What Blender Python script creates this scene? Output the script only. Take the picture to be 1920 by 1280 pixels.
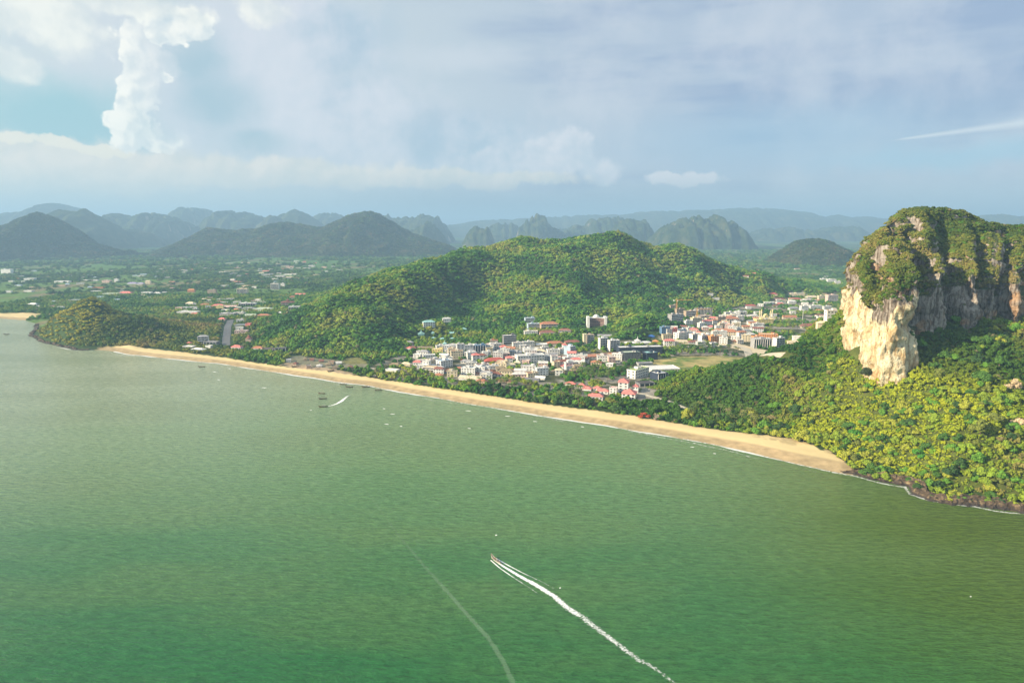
import bpy, math, random
import numpy as np
from mathutils import Vector, Matrix

scene = bpy.context.scene
for _o in list(bpy.data.objects):
    bpy.data.objects.remove(_o)

# ------------------------------------------------------------------ camera, sky, sun, exposure
CAM_H = 200.0
PITCH = math.radians(9.54)
cam_data = bpy.data.cameras.new("camera")
cam = bpy.data.objects.new("camera", cam_data)
scene.collection.objects.link(cam)
cam.location = (0, 0, CAM_H)
cam.rotation_euler = (math.radians(90) - PITCH, 0, 0)
cam_data.lens = 24.0
cam_data.sensor_width = 36.0
cam_data.clip_start = 1.0
cam_data.clip_end = 120000.0
scene.camera = cam
scene.view_settings.view_transform = 'Standard'
scene.view_settings.look = 'None'
scene.view_settings.gamma = 1.0
scene.view_settings.exposure = 0.85
scene.view_settings.use_curve_mapping = False
scene.cycles.max_bounces = 5
scene.cycles.diffuse_bounces = 1
scene.cycles.glossy_bounces = 2
scene.cycles.transparent_max_bounces = 12
scene.cycles.volume_bounces = 0
scene.cycles.use_denoising = True

SUN_EL = math.radians(25.0)
SUN_AZ = math.radians(-109.0)          # measured from +Y (the view) towards +X: sun stands left, a little behind the camera
sun_vec = Vector((math.sin(SUN_AZ) * math.cos(SUN_EL), math.cos(SUN_AZ) * math.cos(SUN_EL), math.sin(SUN_EL)))
sd = bpy.data.lights.new("sun", 'SUN')
sd.energy = 5.0
sd.angle = math.radians(0.55)
sd.color = (1.0, 0.85, 0.61)
sun = bpy.data.objects.new("sun", sd)
scene.collection.objects.link(sun)
sun.rotation_euler = sun_vec.to_track_quat('Z', 'Y').to_euler()
sun.location = (-300, -100, 600)

def lin(c):
    """photo colour 0-255 to linear"""
    r = []
    for v in c:
        v = v / 255.0
        r.append(v / 12.92 if v <= 0.04045 else ((v + 0.055) / 1.055) ** 2.4)
    return tuple(r)

class NT:
    """small helper that writes node trees"""
    def __init__(self, tree):
        self.t = tree
        self.n = tree.nodes
        self.l = tree.links
    def node(self, typ, **kw):
        n = self.n.new(typ)
        for k, v in kw.items():
            setattr(n, k, v)
        return n
    def put(self, sock, v):
        if v is None:
            return
        if isinstance(v, bpy.types.NodeSocket):
            self.l.new(v, sock)
        else:
            if hasattr(sock.default_value, '__len__') and len(sock.default_value) == 4 and len(v) == 3:
                v = (*v, 1.0)
            sock.default_value = v
    def m(self, op, a, b=None, c=None, clamp=False):
        n = self.node('ShaderNodeMath', operation=op, use_clamp=clamp)
        self.put(n.inputs[0], a); self.put(n.inputs[1], b); self.put(n.inputs[2], c)
        return n.outputs[0]
    def v(self, op, a, b=None):
        n = self.node('ShaderNodeVectorMath', operation=op)
        self.put(n.inputs[0], a); self.put(n.inputs[1], b)
        return n.outputs['Value'] if op in ('LENGTH', 'DISTANCE', 'DOT_PRODUCT') else n.outputs[0]
    def mix(self, f, a, b, mode='MIX'):
        n = self.node('ShaderNodeMix', data_type='RGBA', blend_type=mode)
        self.put(n.inputs[0], f); self.put(n.inputs[6], a); self.put(n.inputs[7], b)
        return n.outputs[2]
    def ss(self, x, lo, hi):
        n = self.node('ShaderNodeMapRange', interpolation_type='SMOOTHSTEP')
        self.put(n.inputs[0], x); n.inputs[1].default_value = lo; n.inputs[2].default_value = hi
        return n.outputs[0]
    def noise(self, vec, scale, detail=4.0, rough=0.55, dist=0.0, color=False):
        n = self.node('ShaderNodeTexNoise')
        if vec is not None:
            self.put(n.inputs['Vector'], vec)
        n.inputs['Scale'].default_value = scale
        n.inputs['Detail'].default_value = detail
        n.inputs['Roughness'].default_value = rough
        n.inputs['Distortion'].default_value = dist
        return n.outputs[1 if color else 0]
    def xyz(self, vec):
        n = self.node('ShaderNodeSeparateXYZ'); self.put(n.inputs[0], vec)
        return n.outputs
    def comb(self, x, y, z):
        n = self.node('ShaderNodeCombineXYZ')
        self.put(n.inputs[0], x); self.put(n.inputs[1], y); self.put(n.inputs[2], z)
        return n.outputs[0]
    def ramp(self, f, stops):
        n = self.node('ShaderNodeValToRGB')
        e = n.color_ramp.elements
        while len(e) < len(stops):
            e.new(0.5)
        for i, (p, c) in enumerate(stops):
            e[i].position = p
            e[i].color = (*c, 1.0)
        self.put(n.inputs[0], f)
        return n.outputs[0]

# ---- the view geometry of the photograph, used to survey where things stand
def ray(px, py):
    cx = (px - 960.0) / 1280.0
    cy = (640.0 - py) / 1280.0
    return np.array([cx, math.cos(PITCH) + cy * math.sin(PITCH), -math.sin(PITCH) + cy * math.cos(PITCH)])
def at(px, py, Y):
    d = ray(px, py); t = Y / d[1]
    return (d[0] * t, Y, CAM_H + d[2] * t)
def ground(px, py, z=0.0):
    d = ray(px, py); t = (z - CAM_H) / d[2]
    return (d[0] * t, d[1] * t, z)
def dirn(px, py):
    d = ray(px, py)
    return d / np.linalg.norm(d)

# ---- sky
def build_world():
    w = bpy.data.worlds.new("World")
    scene.world = w
    w.use_nodes = True
    N = NT(w.node_tree)
    N.n.clear()
    out = N.node('ShaderNodeOutputWorld')
    sky = N.node('ShaderNodeTexSky', sky_type='NISHITA')
    sky.sun_disc = False
    sky.sun_elevation = SUN_EL
    sky.sun_rotation = SUN_AZ
    sky.altitude = 200
    sky.air_density = 1.0
    sky.dust_density = 1.5
    sky.ozone_density = 1.6
    bg1 = N.node('ShaderNodeBackground')
    N.put(bg1.inputs[0], sky.outputs[0]); bg1.inputs[1].default_value = 0.12
    tc = N.node('ShaderNodeTexCoord').outputs['Generated']
    x, y, z = N.xyz(tc)
    front = N.ss(y, 0.0, 0.3)
    n1 = N.noise(tc, 9.0, 5.0, 0.62)             # billows
    n1c = N.noise(tc, 13.0, 5.0, 0.66, color=True)
    n2c = N.noise(tc, 50.0, 2.0, 0.6, color=True)
    off = N.v('ADD', N.v('MULTIPLY', N.v('SUBTRACT', n1c, (0.5, 0.5, 0.5)), (0.055, 0.055, 0.045)), N.v('MULTIPLY', N.v('SUBTRACT', n2c, (0.5, 0.5, 0.5)), (0.008, 0.008, 0.008)))
    wx, wy, wz = N.xyz(N.v('ADD', tc, off))
    # puffs: rounded heads from cell distances, lit from the sun's side
    def puff(vec, sc):
        vo = N.node('ShaderNodeTexVoronoi', feature='F1'); N.put(vo.inputs['Vector'], vec); vo.inputs['Scale'].default_value = sc
        return vo.outputs['Distance']
    wv = N.v('ADD', tc, off)
    pf = N.m('ADD', N.m('MULTIPLY', puff(wv, 22.0), 0.65), N.m('MULTIPLY', puff(wv, 60.0), 0.35))
    wv2 = N.v('ADD', wv, (-0.008, -0.004, 0.008))
    pf2 = N.m('ADD', N.m('MULTIPLY', puff(wv2, 22.0), 0.65), N.m('MULTIPLY', puff(wv2, 60.0), 0.35))
    relief = N.m('MULTIPLY_ADD', N.m('SUBTRACT', pf2, pf), 3.2, 0.5, clamp=True)
    bump = N.m('MULTIPLY_ADD', pf, -0.9, 0.38)
    # flat streaky veil
    stv = N.comb(N.m('MULTIPLY', x, 1.3), N.m('MULTIPLY', y, 1.3), N.m('MULTIPLY', z, 9.0))
    st = N.noise(stv, 2.2, 5.0, 0.55, 0.0)
    soft = N.noise(tc, 3.0, 3.0, 0.5)
    def blob(px, py, rx, ry, warped=True):
        d = dirn(px, py)
        sx = rx / 1280.0 * 0.93; sz = ry / 1280.0 * 0.97
        X = wx if warped else x; Z = wz if warped else z
        a = N.m('DIVIDE', N.m('SUBTRACT', X, float(d[0])), sx)
        b = N.m('DIVIDE', N.m('SUBTRACT', Z, float(d[2])), sz)
        r2 = N.m('ADD', N.m('MULTIPLY', a, a), N.m('MULTIPLY', b, b))
        return N.m('SUBTRACT', 1.0, N.m('SQRT', r2))
    def union(bs):
        r = bs[0]
        for b in bs[1:]:
            r = N.m('SMOOTH_MAX', r, b, 0.25)
        return r
    C = {k: lin(v) for k, v in dict(veil=(170, 184, 201), veil2=(148, 166, 192), left=(201, 212, 213), teal=(142, 190, 198),
         body=(180, 200, 213), body2=(212, 218, 224), shade=(166, 188, 204), white=(255, 254, 244), cream=(236, 231, 214),
         hor=(142, 166, 184), horl=(188, 206, 204), horr=(178, 197, 208), cum=(204, 209, 216), band=(222, 221, 212), zen=(150, 178, 205)).items()}
    lr = N.ss(x, -0.55, 0.35)
    col = N.mix(lr, C['left'], C['veil'])
    col = N.mix(N.m('MULTIPLY', N.ss(st, 0.42, 0.62), N.ss(x, -0.25, 0.25)), col, C['veil2'])
    col = N.mix(N.m('MULTIPLY', N.ss(N.m('ADD', N.m('MULTIPLY', soft, .6), N.m('MULTIPLY', n1, .4)), 0.46, 0.60), 0.6), col, C['cum'])
    # pale blue-teal gaps between the clouds
    gap = N.ss(blob(110, 225, 190, 90), 0.0, 0.8)
    col = N.mix(N.m('MULTIPLY', gap, 0.85), col, C['teal'])
    gap2 = N.ss(blob(1480, 260, 420, 90), 0.0, 0.9)
    col = N.mix(N.m('MULTIPLY', gap2, 0.6), col, lin((150, 184, 207)))
    gap3 = N.ss(blob(1850, 290, 320, 34), 0.0, 0.9)
    col = N.mix(N.m('MULTIPLY', gap3, 0.6), col, lin((150, 196, 216)))
    # the great soft cloud body right of the tower
    body = union([blob(470, 170, 210, 170), blob(640, 230, 260, 150), blob(880, 280, 260, 90), blob(560, 70, 220, 110)])
    bm = N.ss(N.m('MULTIPLY_ADD', bump, .35, body), 0.0, 0.6)
    bcol = N.mix(N.m('MULTIPLY_ADD', relief, .12, N.m('MULTIPLY', N.ss(N.m('ADD', N.m('MULTIPLY', n1, .5), N.m('MULTIPLY', soft, .5)), 0.42, 0.58), .8)), C['shade'], lin((213, 216, 222)))
    bcol = N.mix(N.m('MULTIPLY', N.ss(union([blob(365, 115, 80, 85), blob(400, 190, 105, 85), blob(355, 70, 60, 40), blob(470, 270, 110, 40)]), 0.0, 0.9), 0.85), bcol, lin((150, 182, 195)))
    col = N.mix(N.m('MULTIPLY', bm, 0.9), col, bcol)
    # far cumulus heads towards the middle
    cm = union([blob(1010, 300, 90, 60), blob(1075, 285, 62, 50), blob(1130, 318, 60, 30), blob(930, 315, 150, 45)])
    col = N.mix(N.m('MULTIPLY', N.ss(N.m('MULTIPLY_ADD', bump, .6, cm), 0.0, 0.4), 0.85), col, N.mix(N.m('MULTIPLY_ADD', relief, .5, N.m('MULTIPLY', N.ss(n1, .38, .62), .5)), lin((188, 201, 212)), lin((220, 220, 224))))
    cm2 = union([blob(1315, 330, 52, 20), blob(1265, 338, 60, 13)])
    col = N.mix(N.m('MULTIPLY', N.ss(N.m('ADD', cm2, bump), 0.0, 0.35), 0.85), col, lin((224, 222, 224)))
    cm3 = N.m('MULTIPLY', N.ss(blob(870, 110, 200, 34), 0.0, 0.9), 0.5)
    col = N.mix(cm3, col, lin((206, 212, 218)))
    # cream bank low on the left, thinning to the right
    bank = union([blob(60, 312, 420, 52), blob(400, 322, 420, 34), blob(760, 336, 420, 22)])
    col = N.mix(N.m('MULTIPLY', N.ss(N.m('MULTIPLY_ADD', bump, .5, bank), 0.0, 0.35), 0.92), col, N.mix(N.m('MULTIPLY_ADD', relief, .4, N.m('MULTIPLY', N.ss(n1, 0.35, 0.62), .6)), lin((206, 210, 205)), lin((236, 228, 216))))
    tips = union([blob(95, 266, 30, 12), blob(25, 268, 45, 12), blob(170, 276, 60, 10)])
    col = N.mix(N.m('MULTIPLY', N.ss(N.m('ADD', tips, bump), 0.0, 0.3), 0.85), col, C['cream'])
    # sunlit tower
    tw = union([blob(262, 78, 44, 38), blob(338, 46, 56, 32), blob(285, 120, 50, 36), blob(262, 175, 34, 52),
                blob(252, 228, 38, 34), blob(285, 262, 58, 24), blob(310, 145, 12, 14)])
    twm = N.m('MULTIPLY', N.ss(N.m('ADD', tw, bump), 0.0, 0.16), N.m('SUBTRACT', 1.0, N.m('MULTIPLY', N.ss(N.m('MULTIPLY_ADD', n1, .10, wx), -0.425, -0.355), 0.92)))
    twc = N.mix(N.m('MULTIPLY_ADD', relief, .75, N.m('MULTIPLY', N.ss(n1, 0.40, 0.56), .4), clamp=True), lin((196, 209, 214)), lin((252, 249, 238)))
    cap = union([blob(338, 44, 50, 28), blob(312, 62, 34, 26)])
    twm = N.m('MAXIMUM', twm, N.m('MULTIPLY', N.ss(N.m('ADD', cap, bump), 0.0, 0.16), 0.95))
    bits = union([blob(308, 146, 13, 15), blob(298, 262, 40, 12)])
    twm = N.m('MAXIMUM', twm, N.m('MULTIPLY', N.ss(N.m('ADD', bits, bump), 0.0, 0.3), 0.85))
    col = N.mix(N.m('MULTIPLY', twm, 0.95), col, twc)
    tl = union([blob(60, 30, 130, 60), blob(0, 115, 50, 30), blob(230, 10, 150, 26), blob(480, 15, 60, 36)])
    col = N.mix(N.m('MULTIPLY', N.ss(N.m('ADD', tl, bump), 0.0, 0.5), 0.7), col, N.mix(N.ss(n1, .4, .6), lin((216, 221, 218)), lin((250, 248, 234))))
    # thin bright streak on the right, rising to the right
    dA = dirn(1665, 266); dB = dirn(1990, 222)
    sl = float((dB[2] - dA[2]) / (dB[0] - dA[0]))
    tpos = N.m('SUBTRACT', x, float(dA[0]))
    dist = N.m('ABSOLUTE', N.m('SUBTRACT', z, N.m('MULTIPLY_ADD', tpos, sl, float(dA[2]) + 0.001)))
    width = N.m('MULTIPLY_ADD', tpos, 0.05, 0.0012)
    s1 = N.m('SUBTRACT', 1.0, N.m('DIVIDE', dist, width), clamp=True)
    s1 = N.m('MULTIPLY', N.m('MULTIPLY', s1, N.ss(tpos, 0.0, 0.02)), 0.65)
    col = N.mix(s1, col, lin((222, 228, 228)))
    # towards the horizon
    hc = N.mix(N.ss(x, -0.5, 0.0), C['horl'], N.mix(N.ss(x, 0.05, 0.55), C['hor'], C['horr']))
    hz = N.m('SUBTRACT', 1.0, N.ss(N.m('MULTIPLY_ADD', st, .03, z), 0.035, 0.095))
    col = N.mix(N.m('MULTIPLY', hz, 0.92), col, hc)
    # overhead it goes on as broken cloud
    up = N.ss(z, 0.32, 0.6)
    upc = N.mix(N.ss(n1, 0.42, 0.62), C['zen'], lin((205, 214, 222)))
    col = N.mix(up, col, upc)
    # behind and beside the camera
    side = N.mix(N.ss(soft, 0.4, 0.62), lin((160, 188, 212)), lin((216, 222, 226)))
    col = N.mix(N.m('SUBTRACT', 1.0, front), col, N.mix(hz, side, C['horr']))
    bg2 = N.node('ShaderNodeBackground')
    N.put(bg2.inputs[0], col); bg2.inputs[1].default_value = SKY_CLOUD
    mx = N.node('ShaderNodeMixShader')
    mx.inputs[0].default_value = 0.93
    N.l.new(bg1.outputs[0], mx.inputs[1]); N.l.new(bg2.outputs[0], mx.inputs[2])
    N.l.new(mx.outputs[0], out.inputs[0])
    w.cycles.sampling_method = 'MANUAL'
    w.cycles.sample_map_resolution = 512
SKY_CLOUD = 0.65
build_world()

# ------------------------------------------------------------------ numpy noise
def _hash(ix, iy, iz, seed):
    n = (ix.astype(np.int64) * 374761393 + iy.astype(np.int64) * 668265263 + iz.astype(np.int64) * 2147483647 + seed * 1274126177) & 0xFFFFFFFF
    n = ((n ^ (n >> 13)) * 1274126177) & 0xFFFFFFFF
    n = ((n ^ (n >> 16)) * 2246822519) & 0xFFFFFFFF
    return ((n ^ (n >> 15)) & 0xFFFFFF) / float(0xFFFFFF)
def vnoise(x, y, z=None, seed=0):
    x = np.asarray(x, float); y = np.asarray(y, float)
    z = np.zeros_like(x) if z is None else np.asarray(z, float)
    xi = np.floor(x); yi = np.floor(y); zi = np.floor(z)
    u = x - xi; v = y - yi; w = z - zi
    u = u * u * (3 - 2 * u); v = v * v * (3 - 2 * v); w = w * w * (3 - 2 * w)
    r = 0
    for dx in (0, 1):
        for dy in (0, 1):
            for dz in (0, 1):
                h = _hash(xi + dx, yi + dy, zi + dz, seed)
                r = r + h * (u if dx else 1 - u) * (v if dy else 1 - v) * (w if dz else 1 - w)
    return r
def fbm(x, y, z=None, oct=4, seed=0, gain=0.5):
    a = 1.0; s = 0.0; t = 0.0; f = 1.0
    for k in range(oct):
        s = s + a * vnoise(x * f, y * f, None if z is None else z * f, seed + k * 17)
        t += a; a *= gain; f *= 2.03
    return s / t
def sstep(x, a, b):
    t = np.clip((x - a) / (b - a), 0, 1)
    return t * t * (3 - 2 * t)

# ------------------------------------------------------------------ terrain
COAST_PX = [(-900, 606), (-400, 600), (0, 597), (45, 600), (66, 606), (66, 614), (55, 628), (75, 640), (112, 650), (150, 657), (190, 656),
            (215, 659), (240, 664), (320, 673), (404, 681), (476, 692), (520, 699), (578, 707), (626, 716), (679, 722), (715, 728), (750, 735),
            (794, 742), (839, 750), (856, 753), (950, 768), (1040, 783), (1079, 789), (1149, 800), (1250, 818), (1330, 832), (1400, 847),
            (1440, 857), (1495, 870), (1530, 877), (1560, 884), (1605, 891), (1652, 902), (1707, 911), (1712, 927), (1740, 936),
            (1777, 942), (1827, 946), (1865, 954), (1920, 960), (2050, 985), (2300, 1040), (2900, 1100)]
COAST = np.array([ground(a, b)[:2] for a, b in COAST_PX])
LANDPOLY = np.vstack([COAST, [[30000, COAST[-1][1]], [30000, 60000], [-30000, 60000], [-30000, COAST[0][1]]]])
def coast_dist(x, y):
    """metres inland of the waterline, negative at sea"""
    x = np.asarray(x, float); y = np.asarray(y, float)
    d2 = np.full(x.shape, 1e18)
    P = np.vstack([[[-30000, COAST[0][1]]], COAST, [[30000, COAST[-1][1]]]])
    for i in range(len(P) - 1):
        a = P[i]; b = P[i + 1]; e = b - a
        t = np.clip(((x - a[0]) * e[0] + (y - a[1]) * e[1]) / (e @ e), 0, 1)
        d2 = np.minimum(d2, (x - a[0] - t * e[0]) ** 2 + (y - a[1] - t * e[1]) ** 2)
    ins = np.zeros(x.shape, bool)
    Q = LANDPOLY
    j = len(Q) - 1
    for i in range(len(Q)):
        c = (Q[i][1] > y) != (Q[j][1] > y)
        with np.errstate(divide='ignore', invalid='ignore'):
            xx = (Q[j][0] - Q[i][0]) * (y - Q[i][1]) / (Q[j][1] - Q[i][1]) + Q[i][0]
        ins ^= c & (x < xx)
        j = i
    return np.where(ins, 1, -1) * np.sqrt(d2)

CP = []
for a, b in COAST_PX:
    CP.append(ground(a, b, 1.0))
# back of the beach
BACK_PX = [(-400, 590), (0, 587), (50, 590), (220, 649), (265, 651), (337, 659), (429, 671), (515, 685), (608, 695), (676, 705), (759, 717), (821, 727),
           (860, 733), (950, 746), (1040, 760), (1102, 768), (1181, 778), (1251, 790), (1298, 798), (1370, 808), (1440, 815), (1490, 822), (1540, 842)]
for a, b in BACK_PX:
    CP.append(ground(a, b, 3.5))
# flat land of the town and the plain
for a, b in [(300, 640), (345, 630), (420, 640), (420, 600), (400, 575), (350, 590), (330, 560), (470, 600), (500, 580), (600, 684), (690, 690), (760, 700), (830, 690), (900, 700),
             (1000, 690), (1100, 700), (1180, 720), (1240, 705), (1240, 740), (1300, 690), (1380, 672), (1000, 650), (1100, 655), (1200, 650), (1300, 635), (1400, 625),
             (1300, 605), (1400, 600), (1480, 620), (1530, 640), (1450, 590), (1500, 575), (1560, 590), (1560, 560), (800, 665), (860, 655), (930, 655), (740, 680), (250, 575), (150, 545),
             (50, 560), (0, 575), (560, 560), (0, 540), (100, 520), (300, 530), (500, 540)]:
    CP.append(ground(a, b, 5.0))
for a, b in [(490, 645), (560, 663), (640, 673), (700, 677), (745, 662), (765, 642), (1000, 632), (1080, 630), (1160, 630), (1212, 634), (1250, 622), (1258, 600),
             (1330, 586), (1400, 577), (1450, 562), (1540, 552), (480, 620), (520, 600), (560, 590)]:
    CP.append(ground(a, b, 7.0))
CP += [(x, 2700, 8) for x in range(-3200, 3400, 400)]
CP += [(x, 2200, 8) for x in (-2400, -1800, -1200, -700, 1300, 1800)]
# central hill: ridge
TOPOFF = 9.0
for a, b, Y in [(540, 612, 1150), (580, 590, 1180), (620, 566, 1240), (680, 545, 1290), (725, 522, 1340), (780, 522, 1380), (805, 509, 1480), (850, 492, 1560), (900, 476, 1650), (950, 453, 1760),
                (985, 435, 1850), (1030, 447, 1850), (1060, 440, 1850), (1120, 433, 1850), (1165, 431, 1850), (1200, 446, 1850), (1245, 450, 1880),
                (1300, 471, 1880), (1350, 486, 1900), (1400, 497, 1950), (1450, 515, 1980), (1500, 527, 2000), (1540, 542, 2000),
                # spurs and gullies of the near side
                (600, 600, 1150), (530, 640, 1090), (650, 625, 1110), (700, 605, 1140), (740, 575, 1210), (690, 650, 1060), (620, 640, 1085),
                (750, 620, 1190), (800, 580, 1300), (840, 560, 1430), (870, 590, 1390), (800, 550, 1400), (850, 528, 1520), (905, 512, 1600), (890, 540, 1530),
                (930, 600, 1330), (960, 555, 1400), (1000, 510, 1540), (1050, 480, 1640), (1100, 453, 1750), (1010, 580, 1360), (1080, 560, 1400), (1090, 510, 1540),
                (1140, 560, 1450), (1155, 520, 1590), (1180, 480, 1720), (1140, 600, 1330), (1240, 500, 1730), (1240, 540, 1630), (1320, 530, 1710), (1400, 540, 1830), (1340, 560, 1650), (1300, 500, 1790),
                (1470, 545, 1950), (1290, 565, 1560)]:
    p = at(a, b, Y); CP.append((p[0], p[1], max(p[2] - TOPOFF, 5)))
for x, y, z in [(-380, 1700, 60), (-150, 2050, 90), (100, 2150, 110), (350, 2200, 95), (650, 2250, 60), (-420, 1450, 45), (-550, 1450, 12), (-600, 1700, 8), (-500, 2100, 8),
                (100, 2450, 25), (400, 2500, 20), (-200, 2400, 15), (800, 2450, 10), (-480, 1300, 20), (-560, 1250, 8)]:
    CP.append((x, y, z))
# knoll behind the town
for a, b, Y in [(1210, 566, 1225), (1190, 580, 1200), (1235, 577, 1225), (1180, 600, 1190), (1248, 600, 1235), (1205, 600, 1190)]:
    p = at(a, b, Y); CP.append((p[0], p[1], p[2] - 8))
CP += [(245, 1330, 26), (300, 1330, 22), (170, 1330, 26)]
# left headland
for a, b, Y in [(165, 548, 1220), (185, 560, 1225), (130, 577, 1210), (100, 594, 1200), (75, 613, 1215), (120, 615, 1165), (165, 600, 1175), (200, 578, 1225), (240, 592, 1225), (290, 603, 1220), (335, 618, 1200),
                (220, 610, 1175), (280, 625, 1165), (185, 630, 1140), (145, 630, 1140), (90, 630, 1175), (240, 640, 1110)]:
    p = at(a, b, Y); CP.append((p[0], p[1], max(p[2] - 6, 4)))
CP += [(-770, 1320, 30), (-860, 1330, 14), (-700, 1330, 20), (-620, 1330, 10), (-780, 1400, 6), (-650, 1420, 6), (-900, 1380, 5)]
# right headland: wooded talus and ridge
for a, b, Y in [(1540, 622, 790), (1500, 644, 795), (1450, 659, 800), (1400, 671, 808), (1350, 688, 812), (1290, 708, 812), (1400, 740, 728), (1330, 745, 750), (1330, 775, 710), (1450, 740, 710), (1500, 740, 690), (1500, 795, 642),
                (1420, 790, 668), (1560, 700, 715), (1560, 660, 750), (1540, 800, 620), (1600, 760, 638), (1600, 830, 578), (1650, 820, 568), (1650, 870, 540), (1700, 880, 524), (1580, 850, 572), (1680, 705, 622), (1620, 680, 660), (1590, 650, 690),
                (1577, 620, 720), (1730, 690, 628), (1760, 640, 655), (1830, 612, 685), (1900, 602, 705), (1800, 700, 602), (1740, 760, 578), (1700, 800, 560), (1800, 800, 522), (1760, 880, 502), (1850, 880, 488),
                (1720, 890, 510), (1800, 915, 484), (1870, 925, 470), (1900, 800, 520), (1900, 700, 600), (1900, 890, 478), (2000, 900, 474), (2000, 800, 520), (2000, 700, 600), (2000, 610, 700), (2150, 850, 500), (2150, 700, 600), (2150, 600, 700), (2300, 800, 540)]:
    p = at(a, b, Y); CP.append((p[0], p[1], p[2] - 6))
CP += [(360, 930, 6), (300, 950, 5), (230, 940, 5), (420, 960, 6), (500, 1050, 6), (700, 1080, 6), (400, 780, 115), (480, 790, 120), (600, 790, 125), (380, 870, 60), (470, 890, 60),
       (600, 900, 60), (750, 800, 120), (340, 850, 30), (900, 700, 90), (900, 900, 60)]
CP = np.array(CP, float)
# drop near duplicates
_keep = []
for i, p in enumerate(CP):
    if all((p[0] - CP[j][0]) ** 2 + (p[1] - CP[j][1]) ** 2 > 12 ** 2 for j in _keep):
        _keep.append(i)
CP = CP[_keep]
_S = 100.0
def _phi(r2):
    return np.sqrt(r2 + 0.04)
_A = _phi(((CP[:, None, :2] - CP[None, :, :2]) ** 2).sum(-1) / _S ** 2)
_M = np.zeros((len(CP) + 1, len(CP) + 1)); _M[:-1, :-1] = _A - np.eye(len(CP)) * 0.02; _M[:-1, -1] = 1; _M[-1, :-1] = 1
_W = np.linalg.solve(_M, np.append(CP[:, 2], 0))
def rbf(x, y):
    r = np.full(x.shape, _W[-1])
    for i in range(len(CP)):
        r += _W[i] * _phi(((x - CP[i, 0]) ** 2 + (y - CP[i, 1]) ** 2) / _S ** 2)
    return r
def H(x, y, cd=None):
    x = np.atleast_1d(np.asarray(x, float)); y = np.atleast_1d(np.asarray(y, float))
    if cd is None:
        cd = coast_dist(x, y)
    near = (y < 2750) & (np.abs(x) < 3200) & (cd > -30)
    z = np.full(x.shape, 8.0)
    if near.any():
        z[near] = rbf(x[near], y[near])
    far = 8 + 10 * (fbm(x / 900, y / 900, seed=5) - 0.4) * sstep(y, 2500, 3500)
    k = np.maximum(sstep(y, 2400, 2700), sstep(np.abs(x), 2400, 3000))
    z = z * (1 - k) + far * k
    z = np.maximum(z, 3.0)
    hilly = sstep(z, 12, 50)
    big = 1 - 2 * np.abs(fbm(x / 210 + .13 * y / 210, y / 260, seed=19, oct=3) - 0.5)
    z = z + hilly * np.where(y > 960, 1.0, 0.0) * sstep(y, 960, 1150) * 46 * (big - 0.93)
    z = z + hilly * (18 * (fbm(x / 95, y / 95, seed=3) - 0.5) + 9 * (1 - 2 * np.abs(fbm(x / 45, y / 45, seed=9, oct=3) - 0.5) - 0.6))
    prof = np.where(cd < 0, cd * 0.06, np.minimum(cd * 0.065, 3.2))
    k = sstep(cd, 2, 26)
    return np.where(cd < 2, prof, prof * (1 - k) + np.maximum(z, prof) * k)
def hit(px, py):
    """where the line of sight through a pixel meets the ground"""
    d = ray(px, py)
    t = np.concatenate([np.arange(300, 3200, 3.0), np.arange(3200, 12000, 20.0)])
    X = d[0] * t; Y = d[1] * t; Z = CAM_H + d[2] * t
    h = np.maximum(H(X, Y), 0)
    i = np.argmax(Z < h)
    if Z[i] >= h[i]:
        return ground(px, py, 5.0)
    return (X[i], Y[i], float(h[i]))

# ------------------------------------------------------------------ mesh helpers
LINK = scene.collection.objects.link
def mesh_data(name, V, F, mats=(), smooth=False, attr=None):
    me = bpy.data.meshes.new(name)
    V = np.asarray(V, np.float32)
    if isinstance(F, np.ndarray):
        nf, k = F.shape
        me.vertices.add(len(V)); me.vertices.foreach_set('co', V.ravel())
        me.loops.add(nf * k); me.loops.foreach_set('vertex_index', F.astype(np.int32).ravel())
        me.polygons.add(nf)
        me.polygons.foreach_set('loop_start', np.arange(0, nf * k, k, dtype=np.int32))
        me.polygons.foreach_set('loop_total', np.full(nf, k, np.int32))
        me.update(calc_edges=True)
    else:
        me.from_pydata([tuple(map(float, v)) for v in V], [], F)
        me.update()
    for m_ in mats:
        me.materials.append(m_)
    me.polygons.foreach_set('use_smooth', np.full(len(me.polygons), smooth))
    if attr is not None:
        a = me.color_attributes.new('zone', 'FLOAT_COLOR', 'POINT')
        c = np.ones((len(V), 4), np.float32); c[:, :attr.shape[1]] = attr
        a.data.foreach_set('color', c.ravel())
    return me
def obj(name, me, parent=None, loc=None, **props):
    o = bpy.data.objects.new(name, me)
    LINK(o)
    if parent is not None:
        o.parent = parent
    if loc is not None:
        o.location = loc
    for k, v in props.items():
        if v is not None:
            o[k] = v
    return o
def grid_faces(nu, nv):
    i = np.arange(nu - 1)[:, None]; j = np.arange(nv - 1)[None, :]
    a = i * nv + j
    return np.stack([a, a + nv, a + nv + 1, a + 1], -1).reshape(-1, 4)

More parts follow.
